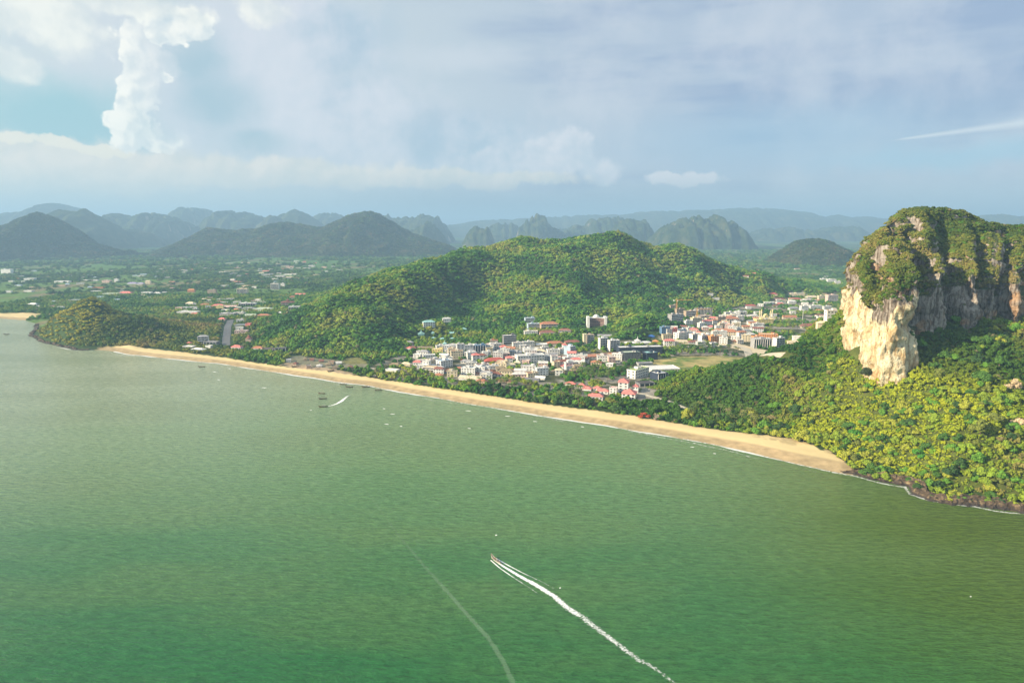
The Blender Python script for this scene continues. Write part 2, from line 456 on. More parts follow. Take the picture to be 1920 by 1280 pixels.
class MB:
    """collects boxes and prisms into one mesh"""
    def __init__(self):
        self.V = []; self.F = []; self.M = []
    def add(self, V, F, m=0):
        o = len(self.V)
        self.V += [tuple(v) for v in V]
        self.F += [tuple(o + i for i in f) for f in F]
        self.M += [m] * len(F)
        return self
    def box(self, x0, x1, y0, y1, z0, z1, m=0):
        V = [(x0, y0, z0), (x1, y0, z0), (x1, y1, z0), (x0, y1, z0), (x0, y0, z1), (x1, y0, z1), (x1, y1, z1), (x0, y1, z1)]
        F = [(0, 3, 2, 1), (4, 5, 6, 7), (0, 1, 5, 4), (1, 2, 6, 5), (2, 3, 7, 6), (3, 0, 4, 7)]
        return self.add(V, F, m)
    def bar(self, a, b, r, m=0, n=5, r2=None):
        a = Vector(a); b = Vector(b); d = (b - a).normalized()
        u = d.orthogonal().normalized(); v = d.cross(u)
        r2 = r if r2 is None else r2
        V = [a + (u * math.cos(t) + v * math.sin(t)) * r for t in [k * 2 * math.pi / n for k in range(n)]] + \
            [b + (u * math.cos(t) + v * math.sin(t)) * r2 for t in [k * 2 * math.pi / n for k in range(n)]]
        F = [(k, (k + 1) % n, n + (k + 1) % n, n + k) for k in range(n)] + [tuple(range(n - 1, -1, -1)), tuple(range(n, 2 * n))]
        return self.add(V, F, m)
    def data(self, name, *mats, smooth=False):
        me = bpy.data.meshes.new(name)
        me.from_pydata(self.V, [], self.F)
        for m_ in mats:
            me.materials.append(m_)
        if len(mats) > 1:
            me.polygons.foreach_set('material_index', self.M)
        me.polygons.foreach_set('use_smooth', np.full(len(me.polygons), smooth))
        me.update()
        return me

def new_mat(name):
    m_ = bpy.data.materials.new(name)
    m_.use_nodes = True
    N = NT(m_.node_tree)
    b = m_.node_tree.nodes['Principled BSDF']
    return m_, N, b

# ------------------------------------------------------------------ materials of the setting
def mat_ground():
    m_, N, b = new_mat("ground_mat")
    at_ = N.node('ShaderNodeAttribute', attribute_name='zone').outputs['Color']
    pos = N.node('ShaderNodeNewGeometry').outputs['Position']
    n = N.noise(pos, 0.12, 6, 0.6)
    n2 = N.noise(pos, 0.012, 5, 0.6)
    sharp = N.m('SUBTRACT', 1.0, N.m('MULTIPLY', N.ss(N.xyz(at_)[0], 0.40, 0.46), 0.88))
    c = N.mix(sharp, at_, N.mix(1.0, at_, N.ramp(n, [(0.3, (0.62, 0.62, 0.62)), (0.7, (1.35, 1.35, 1.35))]), 'MULTIPLY'))
    c = N.mix(N.m('MULTIPLY_ADD', sharp, .7, .3), c, N.ramp(n2, [(0.3, (0.8, 0.84, 0.8)), (0.7, (1.2, 1.15, 1.1))]), 'MULTIPLY')
    N.put(b.inputs['Base Color'], c)
    b.inputs['Roughness'].default_value = 0.9
    b.inputs['Specular IOR Level'].default_value = 0.15
    bp = N.node('ShaderNodeBump'); bp.inputs['Distance'].default_value = 1.2; N.put(bp.inputs['Strength'], N.m('MULTIPLY', sharp, .5))
    N.put(bp.inputs['Height'], n); N.l.new(bp.outputs[0], b.inputs['Normal'])
    return m_
def mat_water():
    m_, N, b = new_mat("water_mat")
    pos = N.node('ShaderNodeNewGeometry').outputs['Position']
    x, y, z = N.xyz(pos)
    # wind-blown ripples running across the view, in patches
    warp = N.noise(pos, 0.02, 3, 0.5, color=True)
    p1 = N.v('ADD', pos, N.v('MULTIPLY', warp, (9, 7, 0)))
    w1 = N.noise(N.v('MULTIPLY', p1, (0.13, 0.36, 0)), 1.0, 5, 0.6)
    w2 = N.noise(N.v('MULTIPLY', p1, (0.6, 1.2, 0)), 1.0, 4, 0.6)
    w3 = N.noise(N.v('MULTIPLY', p1, (0.012, 0.035, 0)), 1.0, 4, 0.55)
    patch = N.noise(N.v('MULTIPLY', pos, (0.0035, 0.011, 0)), 1.0, 4, 0.55)
    hgt = N.m('ADD', N.m('MULTIPLY', w1, 1.6), N.m('MULTIPLY', w2, 0.35))
    hgt = N.m('ADD', hgt, N.m('MULTIPLY', w3, 1.3))
    bp = N.node('ShaderNodeBump'); bp.inputs['Strength'].default_value = 1.0; bp.inputs['Distance'].default_value = 1.0
    N.put(bp.inputs['Height'], hgt); N.l.new(bp.outputs[0], b.inputs['Normal'])
    # silt makes the shallow bay milky, deeper water greener
    deep = (0.013, 0.120, 0.026); mid = (0.140, 0.250, 0.095); milky = (0.34, 0.38, 0.24)
    f = N.ss(N.m('ADD', y, N.m('MULTIPLY_ADD', patch, 240, -120)), 200, 620)
    c = N.mix(f, deep, mid)
    f2 = N.ss(N.m('ADD', N.m('SUBTRACT', y, N.m('MULTIPLY', x, 0.72)), N.m('MULTIPLY_ADD', patch, 300, -150)), 520, 1350)
    c = N.mix(f2, c, milky)
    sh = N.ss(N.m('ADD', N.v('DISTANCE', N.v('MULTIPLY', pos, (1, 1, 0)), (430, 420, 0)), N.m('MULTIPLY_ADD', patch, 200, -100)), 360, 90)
    c = N.mix(N.m('MULTIPLY', sh, .9), c, (0.075, 0.115, 0.004))  # olive: the lit hill's reflection painted in, plus the shallow seabed
    c = N.mix(N.m('MULTIPLY', N.ss(patch, 0.40, 0.62), 0.45), c, N.mix(0.5, c, (0.10, 0.15, 0.03)))
    c = N.mix(1.0, c, N.ramp(N.m('ADD', N.m('MULTIPLY', w1, .6), N.m('MULTIPLY', w2, .4)), [(0.36, (0.58, 0.66, 0.58)), (0.64, (1.36, 1.30, 1.32))]), 'MULTIPLY')
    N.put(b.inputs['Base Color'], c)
    b.inputs['Roughness'].default_value = 0.16
    b.inputs['IOR'].default_value = 1.333
    b.inputs['Specular IOR Level'].default_value = 0.5
    return m_
def mat_rock():
    m_, N, b = new_mat("limestone_mat")
    geo = N.node('ShaderNodeNewGeometry')
    pos = geo.outputs['Position']
    zone = N.node('ShaderNodeAttribute', attribute_name='zone').outputs['Color']
    zr, zg, zb = N.xyz(zone)
    n = N.noise(pos, 0.07, 7, 0.62, 0.4)
    nv = N.noise(N.v('MULTIPLY', pos, (0.35, 0.35, 0.035)), 1.0, 6, 0.6)
    nf = N.noise(pos, 0.5, 5, 0.65)
    grey = N.ramp(nv, [(0.3, (0.13, 0.11, 0.095)), (0.5, (0.30, 0.255, 0.215)), (0.68, (0.48, 0.42, 0.35))])
    cream = N.ramp(n, [(0.28, (0.36, 0.24, 0.12)), (0.40, (0.64, 0.49, 0.27)), (0.54, (0.76, 0.67, 0.46)), (0.8, (0.72, 0.57, 0.36))])
    c = N.mix(N.ss(N.m('ADD', zr, N.m('MULTIPLY_ADD', N.m('ADD', N.m('MULTIPLY', n, .5), N.m('MULTIPLY', nv, .5)), 1.8, -0.95)), 0.32, 0.62), grey, cream)
    # iron stains and dark seep streaks
    c = N.mix(N.m('MULTIPLY', N.ss(N.noise(pos, 0.05, 4, 0.5), 0.54, 0.66), 0.6), c, (0.50, 0.27, 0.11))
    c = N.mix(N.m('MULTIPLY', N.ss(N.noise(N.v('MULTIPLY', pos, (0.5, 0.5, 0.03)), 1.0, 4, 0.55), 0.57, 0.68), 0.6), c, (0.09, 0.075, 0.06))
    c = N.mix(N.m('MULTIPLY', N.ss(nv, .52, .42), .75), c, N.mix(1.0, c, (0.52, 0.42, 0.32), 'MULTIPLY'))
    c = N.mix(1.0, c, N.ramp(nf, [(0.30, (0.50, 0.46, 0.42)), (0.45, (1.0, 1.0, 1.0)), (0.7, (1.12, 1.12, 1.12))]), 'MULTIPLY')
    # plants in the cracks and on the ledges
    nz = N.xyz(geo.outputs['Normal'])[2]
    veg = N.ss(N.m('ADD', N.m('ADD', nz, N.m('MULTIPLY_ADD', nf, 0.9, -0.45)), N.m('MULTIPLY_ADD', zg, 1.4, -0.3)), 0.50, 0.66)
    vegc = N.ramp(nf, [(0.3, (0.035, 0.055, 0.015)), (0.55, (0.08, 0.10, 0.03)), (0.75, (0.16, 0.13, 0.06))])
    c = N.mix(veg, c, vegc)
    N.put(b.inputs['Base Color'], c)
    b.inputs['Roughness'].default_value = 0.92
    b.inputs['Specular IOR Level'].default_value = 0.2
    bp = N.node('ShaderNodeBump'); bp.inputs['Strength'].default_value = 0.9; bp.inputs['Distance'].default_value = 2.2
    N.put(bp.inputs['Height'], N.m('ADD', nf, N.m('MULTIPLY', nv, 0.8))); N.l.new(bp.outputs[0], b.inputs['Normal'])
    return m_
def mat_farhill(name, rock, tint=(1, 1, 1)):
    m_, N, b = new_mat(name)
    geo = N.node('ShaderNodeNewGeometry'); pos = geo.outputs['Position']
    n = N.noise(pos, 0.012, 8, 0.66)
    n2 = N.noise(pos, 0.003, 4, 0.5)
    g = N.ramp(n, [(0.32, (0.014, 0.030, 0.010)), (0.5, (0.035, 0.058, 0.018)), (0.62, (0.075, 0.085, 0.03)), (0.74, (0.13, 0.11, 0.055))])
    g = N.mix(N.m('MULTIPLY', N.ss(n2, 0.5, 0.7), 0.6), g, (0.10, 0.10, 0.04))
    nz = N.xyz(geo.outputs['Normal'])[2]
    nv = N.noise(N.v('MULTIPLY', pos, (0.02, 0.02, 0.006)), 1.0, 5, 0.6)
    rk = N.m('MULTIPLY', N.ss(N.m('ADD', N.m('MULTIPLY', nz, -1.0), nv), rock[0], rock[1]), 0.85)
    c = N.mix(rk, g, N.ramp(nv, [(0.35, (0.12, 0.10, 0.08)), (0.65, (0.42, 0.33, 0.24))]))
    N.put(b.inputs['Base Color'], c)
    b.inputs['Roughness'].default_value = 0.95
    b.inputs['Specular IOR Level'].default_value = 0.1
    bp = N.node('ShaderNodeBump'); bp.inputs['Strength'].default_value = 1.0; bp.inputs['Distance'].default_value = 22.0
    N.put(bp.inputs['Height'], n); N.l.new(bp.outputs[0], b.inputs['Normal'])
    return m_
M_GROUND = mat_ground(); M_WATER = mat_water(); M_ROCK = mat_rock()
M_HILL = mat_farhill("wooded_hill_mat", (0.35, 0.5)); M_KARST = mat_farhill("karst_mat", (0.10, 0.30))

# ------------------------------------------------------------------ ground sheet
# stand map: how dense the trees stand, and what grows or lies between them
FIELD = [ground(a, b, 5)[:2] for a, b in [(1222, 686), (1222, 672), (1262, 667), (1340, 665), (1400, 668), (1400, 690), (1330, 700), (1280, 700), (1240, 694)]]
LOTS = [([(1375, 640), (1440, 655), (1435, 665), (1370, 650)], (0.62, 0.52, 0.36)),
        ([(1195, 742), (1205, 727), (1240, 735), (1230, 748), (1200, 752)], (0.30, 0.27, 0.23)),
        ([(535, 692), (535, 672), (560, 668), (650, 680), (690, 684), (690, 692), (640, 690), (580, 688)], (0.20, 0.19, 0.13)),
        ([(640, 684), (650, 672), (675, 672), (690, 684)], (0.20, 0.19, 0.07)),
        ([(645, 700), (600, 694), (560, 688), (520, 682), (540, 680), (620, 690), (680, 700)], (0.36, 0.27, 0.18))]
def inpoly(x, y, P):
    ins = np.zeros(np.shape(x), bool)
    j = len(P) - 1
    for i in range(len(P)):
        c = (P[i][1] > y) != (P[j][1] > y)
        with np.errstate(divide='ignore', invalid='ignore'):
            xx = (P[j][0] - P[i][0]) * (y - P[i][1]) / (P[j][1] - P[i][1] + 1e-9) + P[i][0]
        ins ^= c & (x < xx)
        j = i
    return ins
BACK = np.array([ground(a, b, 3.5)[:2] for a, b in BACK_PX])
def sand_mask(x, y, cd):
    """between the waterline and the back of the beach"""
    bx = BACK[3:, 0]; by = BACK[3:, 1]
    yb = np.interp(x, bx, by) + 5 * (fbm(x / 18, y / 18, seed=41) - 0.5)
    m1 = (x > bx[0] - 25) & (x < bx[-1] + 6) & (y < yb)
    m2 = (x < -1050) & (cd < 70) & (y > 1380)
    return (m1 | m2) & (cd > -30)
TOWN = [ground(a, b, 5)[:2] for a, b in [(700, 705), (690, 690), (745, 668), (765, 645), (800, 645), (1000, 640), (1160, 640), (1220, 642), (1240, 615), (1255, 580), (1330, 580), (1400, 575), (1440, 555), (1580, 540), (1590, 620), (1480, 650), (1410, 668), (1240, 668), (1215, 700), (1300, 715), (1240, 760), (1190, 768), (1040, 750), (850, 724)]]
def patches(x, y):
    return fbm(x / 240.0, y / 330.0, seed=21, oct=4)
def ground_colors(x, y, z, cd):
    n = len(x)
    c = np.tile(np.array([0.035, 0.065, 0.018]), (n, 1))
    pt = patches(x, y)
    plain = ((y > 1350) & (z < 22))
    light = np.array([0.10, 0.18, 0.035]); dry = np.array([0.19, 0.17, 0.08]); dk = np.array([0.030, 0.065, 0.02])
    k = sstep(pt, 0.47, 0.53)[:, None]
    pc = dk * (1 - k) + light * k
    k2 = sstep(fbm(x / 150, y / 200, seed=77), 0.60, 0.66)[:, None]
    pc = pc * (1 - k2) + dry * k2
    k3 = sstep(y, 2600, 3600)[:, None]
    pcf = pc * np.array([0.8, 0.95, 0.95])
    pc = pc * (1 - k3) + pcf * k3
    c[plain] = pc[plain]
    hl = (x > 120) & (y < 960) & (z > 5); c[hl] = (0.085, 0.105, 0.022)
    t = inpoly(x, y, TOWN) & (z < 14)
    k = sstep(fbm(x / 22, y / 22, seed=8), 0.42, 0.56)[:, None]
    tc = np.array([0.07, 0.075, 0.03]) * (1 - k) + np.array([0.30, 0.27, 0.22]) * k
    c[t] = tc[t]
    f = inpoly(x, y, FIELD)
    k = sstep(fbm(x / 26, y / 12, seed=31), 0.40, 0.58)[:, None]
    fc = np.array([0.15, 0.20, 0.05]) * (1 - k) + np.array([0.42, 0.34, 0.14]) * k
    c[f] = fc[f]
    for P, col in LOTS:
        q = inpoly(x, y, [ground(a, b, 5)[:2] for a, b in P]); c[q] = col
    s = sand_mask(x, y, cd)
    wrack = (sstep(fbm(x / 7, y / 7, seed=47), .52, .66) * sstep(cd, 34, 42))[:, None]
    wet = (1 - sstep(cd + 5 * (fbm(x / 40, y / 40, seed=43) - .5) + 6 * sstep(x, 150, 300) * -1, 13, 18))[:, None]
    sc = np.array([0.70, 0.54, 0.28]) * (1 - wet) + np.array([0.42, 0.31, 0.175]) * wet
    sc = sc * (1 - .35 * wrack)
    c[s] = sc[s]
    r = (cd < 12) & (x > 240) & ~s
    c[r] = (0.12, 0.085, 0.055)
    return c
def build_ground():
    na, nr = 560, 640
    ang = np.radians(np.linspace(-52, 52, na))
    s = np.linspace(0, 1, nr)
    r = 330 * np.exp(s * np.log(26000 / 330.0) * (0.55 + 0.45 * s ** 1.5))
    A, R = np.meshgrid(ang, r, indexing='ij')
    X = (R * np.sin(A)).ravel(); Y = (R * np.cos(A)).ravel()
    cd = coast_dist(X, Y)
    Z = H(X, Y, cd)
    Z = np.maximum(Z, -4)
    col = ground_colors(X, Y, Z, cd)
    F = grid_faces(na, nr)
    keep = (cd[F] > -60).any(1)
    me = mesh_data("ground", np.stack([X, Y, Z], 1), F[keep][:, ::-1], [M_GROUND], True, col)
    obj("ground", me, kind='structure')
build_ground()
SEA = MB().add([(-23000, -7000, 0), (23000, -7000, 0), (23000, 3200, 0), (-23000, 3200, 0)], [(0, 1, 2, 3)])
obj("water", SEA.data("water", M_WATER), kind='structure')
# ------------------------------------------------------------------ limestone tower on the right
def resample(P, step):
    P = np.asarray(P, float)
    seg = np.sqrt(((P[1:, :2] - P[:-1, :2]) ** 2).sum(1)); L = np.concatenate([[0], np.cumsum(seg)])
    s = np.arange(0, L[-1], step)
    return np.stack([np.interp(s, L, P[:, k]) for k in range(P.shape[1])], 1), s
# outline of the foot: x, y, top of the bare wall, share of cream face, pull-in for gullies
def OP(px, py, Y, ytop, dY, cream, gul=0):
    p = at(px, py, Y); q = at(px, ytop, Y + dY)
    return (p[0], Y, q[2], cream, gul)
FOOT = [(880, 705, 150, 0.0, 0), OP(2150, 600, 712, 520, 10, .1), OP(2050, 600, 700, 520, 10, .1, 20), OP(1985, 600, 700, 530, 10, .1), OP(1945, 600, 708, 530, 10, .1, 22), OP(1912, 600, 700, 535, 10, .15), OP(1893, 600, 700, 530, 10, .1, 26),
        OP(1872, 604, 695, 527, 10, .15, 0), OP(1852, 606, 694, 530, 10, .1, 22), OP(1836, 610, 684, 515, 10, .2, 0), OP(1810, 612, 684, 508, 12, .2, 4), OP(1795, 614, 684, 520, 12, .1, 28),
        OP(1776, 625, 668, 528, 10, .3, 4), OP(1752, 628, 664, 535, 8, .25, 0), OP(1733, 640, 656, 560, 10, .2, 34), OP(1718, 672, 636, 512, 10, .5, 0),
        OP(1700, 706, 622, 530, 12, .85, 0), OP(1675, 710, 617, 540, 14, .95, 2), OP(1650, 705, 622, 572, 14, 1, 0), OP(1628, 694, 634, 574, 12, 1, 5),
        OP(1610, 678, 650, 556, 10, 1, 0), OP(1596, 665, 668, 528, 4, 1, 0), OP(1590, 650, 695, 512, 3, .9, 0), OP(1589, 640, 735, 512, 3, .9), (400, 830, 115, .6, 0), (455, 915, 115, .1, 0), (560, 960, 140, .1, 10), (740, 960, 140, .1, 0), (900, 940, 140, .1, 0)]
SPINE = [at(1622, 464, 740), at(1634, 447, 746), at(1645, 429, 752), at(1655, 422, 758), at(1664, 440, 764), at(1676, 428, 772), at(1686, 400, 780), at(1698, 389, 790), at(1735, 385, 805), at(1785, 386, 815), at(1832, 396, 812), at(1850, 411, 808), at(1880, 418, 805), at(1925, 420, 800), at(2000, 415, 800), at(2150, 430, 810), (900, 810, 190)]
SPINE = np.array([list(p) for p in SPINE], float); SPINE[:, 2] -= 5
def build_tower():
    P, s = resample(FOOT, 1.9)
    # smooth outline, then gullies
    def sm(a, k):
        w = np.hanning(k); w /= w.sum()
        return np.convolve(np.pad(a, k // 2, mode='edge'), w, 'valid')[:len(a)]
    for k in range(5):
        P[:, k] = sm(P[:, k], (9, 9, 7, 9, 5)[k])
    P[:, 4] *= 1.05
    P[:, 2] += ((fbm(s / 16, s * 0, seed=33) - .5) * 34 + (fbm(s / 45, s * 0 + 9, seed=35) - .5) * 16) * np.where(P[:, 0] < 360, .35, 1)
    n = len(P)
    T = np.gradient(P[:, :2], axis=0); T /= np.linalg.norm(T, axis=1)[:, None] + 1e-9
    # the outline runs from the right round the left end: inward is to the right of travel
    Nn = np.stack([T[:, 1], -T[:, 0]], 1)
    nw, nt = 66, 100
    V = np.zeros((n, nw + nt, 3)); col = np.zeros((n, nw + nt, 3))
    foot = H(P[:, 0], P[:, 1]) - 22
    spx = SPINE[:, 0]
    # nearest spine abscissa, kept fanning round the left end
    sx = np.clip(P[:, 0], spx[0] + 4, spx[-1])
    back = P[:, 1] > 820
    sx = np.where(~back, np.clip(P[:, 0] * 1.13 - 8, spx[0] + 2, spx[-1]), sx)
    sy = np.interp(sx, spx, SPINE[:, 1]); sz = np.interp(sx, spx, SPINE[:, 2])
    top = P[:, 2]
    for j in range(nw):
        f = j / (nw - 1)
        z = foot + (top - foot) * f
        ins = P[:, 4] * (0.25 + 0.75 * sstep(f, 0, .8)) + 7 * f ** 3 + 3.0 * np.sin(f * 9 + s * 0.03) * (1 - f) * 0.8
        # overhang under the roof of the wall
        ins += -4.0 * np.exp(-((f - 0.80) / 0.10) ** 2) * sstep(P[:, 3], .4, .9) * sstep(P[:, 0], 345, 375)
        V[:, j, 0] = P[:, 0] + Nn[:, 0] * ins; V[:, j, 1] = P[:, 1] + Nn[:, 1] * ins; V[:, j, 2] = z
        col[:, j, 0] = P[:, 3] * (1 - sstep(f, 0.74, 0.96) * .9) ; col[:, j, 1] = sstep(f, 0.9, 1.0) * .35 + np.clip(P[:, 4] / 55, 0, .7)
    E = V[:, nw - 1].copy()
    for j in range(nt):
        f = (j + 1) / nt
        g = 1 - (1 - f) ** 1.4
        lump = 9 * np.sin(f * math.pi) * (fbm(s / 30.0, np.full(n, f * 3), seed=13) - 0.5) * 2
        gl = P[:, 4] * 0.55 * np.sin(np.pi * np.clip(f * 1.15, 0, 1))        # gullies run on up the dome
        V[:, nw + j, 0] = E[:, 0] * (1 - f) + sx * f
        V[:, nw + j, 1] = E[:, 1] * (1 - f) + sy * f
        V[:, nw + j, 2] = E[:, 2] * (1 - g) + sz * g + lump - gl
        col[:, nw + j, 1] = 0.22
    # displacement
    Q = V.reshape(-1, 3)
    du = np.gradient(V, axis=0); dv = np.gradient(V, axis=1)
    Nv = np.cross(du, dv).reshape(-1, 3); Nv /= np.linalg.norm(Nv, axis=1)[:, None] + 1e-9
    if (Nv * (Q - np.array([560, 800, 60]))).sum() < 0:
        Nv = -Nv
    x, y, z = Q.T
    wall = (np.tile(np.arange(nw + nt), n) < nw).astype(float)
    flute = 1 - 2 * np.abs(fbm(x / 26, y / 26, z / 90, 4, 51) - 0.5)
    d1 = (flute - 0.90) * 18
    d2 = (fbm(x / 9, y / 9, z / 16, 4, 61) - 0.5) * 11 + (fbm(x / 3.4, y / 3.4, z / 6, 2, 63) - 0.5) * 3.4
    ledge = (fbm(x / 60, y / 60, z / 5.5, 3, 71) - 0.5) * 5
    blotch = np.minimum((fbm(x / 14, y / 14, z / 22, 3, 67) - 0.42), 0) * 22
    dw = d1 + d2 + ledge + blotch
    dt = (fbm(x / 40, y / 40, z / 40, 4, 81) - 0.5) * 30 + (1 - 2 * np.abs(fbm(x / 30, y / 30, z / 40, 4, 87) - .5) - .75) * 20
    edge = np.clip((np.tile(np.arange(nw + nt), n) - nw) / 14.0, 0, 1)
    d = dw * (1 - edge) + dt * edge
    fade = np.clip((nw + nt - 1 - np.tile(np.arange(nw + nt), n)) / 14.0, 0, 1)
    d *= 0.25 + 0.75 * fade
    Q2 = Q + Nv * d[:, None]
    F = grid_faces(n, nw + nt)
    me = mesh_data("limestone_cliff", Q2, F, [M_ROCK], True, col.reshape(-1, 3))
    obj("limestone_cliff", me, kind='structure', label="tall limestone tower with a cream bare face and wooded top")
    # facets for planting
    A = Q2[F[:, 0]]; Bq = Q2[F[:, 1]]; Cq = Q2[F[:, 2]]; Dq = Q2[F[:, 3]]
    nn = np.cross(Cq - A, Dq - Bq); ar = np.linalg.norm(nn, axis=1) / 2; nn /= (ar * 2)[:, None] + 1e-9
    c = (A + Bq + Cq + Dq) / 4
    nn *= np.sign((nn * Nv[F[:, 0]]).sum(1))[:, None]
    return c, nn, ar, wall[F[:, 0]], col.reshape(-1, 3)[F[:, 0]]
TOWER = build_tower()

# ------------------------------------------------------------------ rocky shore under the right headland and round the left one
def rock_strip(px0, px1, name, label, hmax, wid, seed):
    i = [k for k, (a, b) in enumerate(COAST_PX) if px0 <= a <= px1]
    P, s = resample(COAST[i], 1.3)
    n = len(P); T = np.gradient(P, axis=0); T /= np.linalg.norm(T, axis=1)[:, None]
    Nn = np.stack([-T[:, 1], T[:, 0]], 1)
    m = 26
    v = np.linspace(-1, 1, m)
    env = np.clip(np.minimum(s, s[-1] - s) / 25.0, 0.15, 1)
    S, Vv = np.meshgrid(s, v, indexing='ij')
    jut = (fbm(s / 17, s * 0, seed=seed) - 0.42) * 16
    X = P[:, 0][:, None] + Nn[:, 0][:, None] * (Vv * wid * env[:, None] + wid * 0.45 + jut[:, None] * 0.6 * -1)
    Y = P[:, 1][:, None] + Nn[:, 1][:, None] * (Vv * wid * env[:, None] + wid * 0.45 - jut[:, None] * 0.6)
    prof = sstep(Vv, -1.0, 0.3)
    hh = hmax * (0.25 + 1.1 * fbm(S / 14, Vv * 2, seed=seed + 5)) * env[:, None]
    Z = -0.8 + prof * hh
    Z += (fbm(X / 2.6, Y / 2.6, seed=seed + 9, oct=4) - 0.5) * 5.0 * sstep(Vv, -1, -0.5) * env[:, None]
    X += (fbm(X / 3, Y / 3, Z / 3, seed=seed + 21) - .5) * 3.0
    Y += (fbm(X / 3, Y / 3, Z / 3, seed=seed + 27) - .5) * 3.0
    me = mesh_data(name, np.stack([X, Y, Z], -1).reshape(-1, 3), grid_faces(n, m), [M_SHORE], False)
    obj(name, me, kind='structure', label=label)
def mat_shore():
    m_, N, b = new_mat("shore_rock_mat")
    pos = N.node('ShaderNodeNewGeometry').outputs['Position']
    n = N.noise(pos, 0.35, 6, 0.65); z = N.xyz(pos)[2]
    c = N.ramp(n, [(0.3, (0.022, 0.015, 0.010)), (0.5, (0.08, 0.052, 0.030)), (0.62, (0.20, 0.14, 0.075)), (0.75, (0.42, 0.33, 0.18))])
    c = N.mix(N.ss(N.m('ADD', z, N.m('MULTIPLY_ADD', n, 2, -1)), 2.2, 0.6), c, (0.035, 0.025, 0.02))
    N.put(b.inputs['Base Color'], c); b.inputs['Roughness'].default_value = 0.85
    bp = N.node('ShaderNodeBump'); bp.inputs['Strength'].default_value = 0.8; bp.inputs['Distance'].default_value = 0.8
    N.put(bp.inputs['Height'], n); N.l.new(bp.outputs[0], b.inputs['Normal'])
    return m_
M_SHORE = mat_shore()
rock_strip(1540, 2300, "shore_rocks", "dark brown undercut rocks along the foot of the right headland", 5.5, 6.5, 101)
rock_strip(50, 192, "shore_rocks", "dark rocks round the foot of the left headland", 3.0, 4.5, 131)

# ------------------------------------------------------------------ hills beyond
def far_hill(label, pts, Y, depth, power=2.0, lump=0.10, mat=None, spur=0.35, seed=1, base=-6, step=3.0):
    """a mound whose crest follows surveyed points (pixel x, y at distance Y); it has a front and a back slope"""
    P = np.array([at(a, b, Y) for a, b in pts])
    st = Y / 1280.0 * step
    x = np.arange(P[0, 0] - depth * 0.12, P[-1, 0] + depth * 0.12, st)
    ends = np.clip(np.minimum(x - x[0], x[-1] - x) / (depth * 0.12 + 1), 0, 1)
    z = np.interp(x, P[:, 0], P[:, 2]) - base
    z = np.maximum(z, 0) * ends ** 0.6
    z = z * (1 + (1 - 2 * np.abs(fbm(x / (depth * .11), x * 0, seed=seed + 31, oct=5, gain=.6) - .5) - .82) * (.30 if power > 2.3 else .12))
    m = int(min(110, max(36, 2.2 * depth / st)))
    v = np.linspace(-1, 1, m)
    Xg, Vg = np.meshgrid(x, v, indexing='ij')
    dz = depth * (0.45 + 0.55 * np.clip(z / max(z.max(), 1), 0, 1) ** 0.6)[:, None]
    Yg = Y + 0.15 * depth + Vg * dz + 0.25 * depth * (fbm(Xg / depth, Xg * 0, seed=seed) - 0.5)
    prof = np.clip(1 - np.abs(Vg) ** power, 0, 1)
    if power <= 2.2:
        prof = prof ** 1.15
    sp = 1 - 2 * np.abs(fbm(Xg / (depth * 0.35), Vg * 0.8 + 3, seed=seed + 3, oct=4) - 0.5)
    Z = z[:, None] * prof * (1 - spur * np.abs(Vg) * (1 - sp) * 2)
    zz = max(z.max(), 1)
    nz = fbm(Xg / (zz * 0.35), Yg / (zz * 0.35), seed=seed + 7, oct=6) - 0.5
    Z += nz * zz * lump * 2.2 * np.clip(prof * 2, 0, 1) * ends[:, None]
    if power > 2.5:      # karst: clefts and towers
        cl = 1 - 2 * np.abs(fbm(Xg / (zz * 0.55), Yg / (zz * 0.55), seed=seed + 11, oct=3) - 0.5)
        Z -= sstep(cl, 0.86, 1.0) * zz * 0.20 * prof
    # keep the crest where it was surveyed
    k = (z / (Z.max(1) + 1e-3))[:, None]
    Z = np.where(k < 1.6, Z * (0.4 + 0.6 * k), Z)
    Z += base
    me = mesh_data("hill", np.stack([Xg, Yg, Z], -1).reshape(-1, 3), grid_faces(len(x), m), [mat or M_HILL], True)
    if Y < 5000:
        HILL_GRIDS.append(np.stack([Xg, Yg, Z], -1))
    return obj("hill", me, kind='structure', label=label)
HILL_GRIDS = []
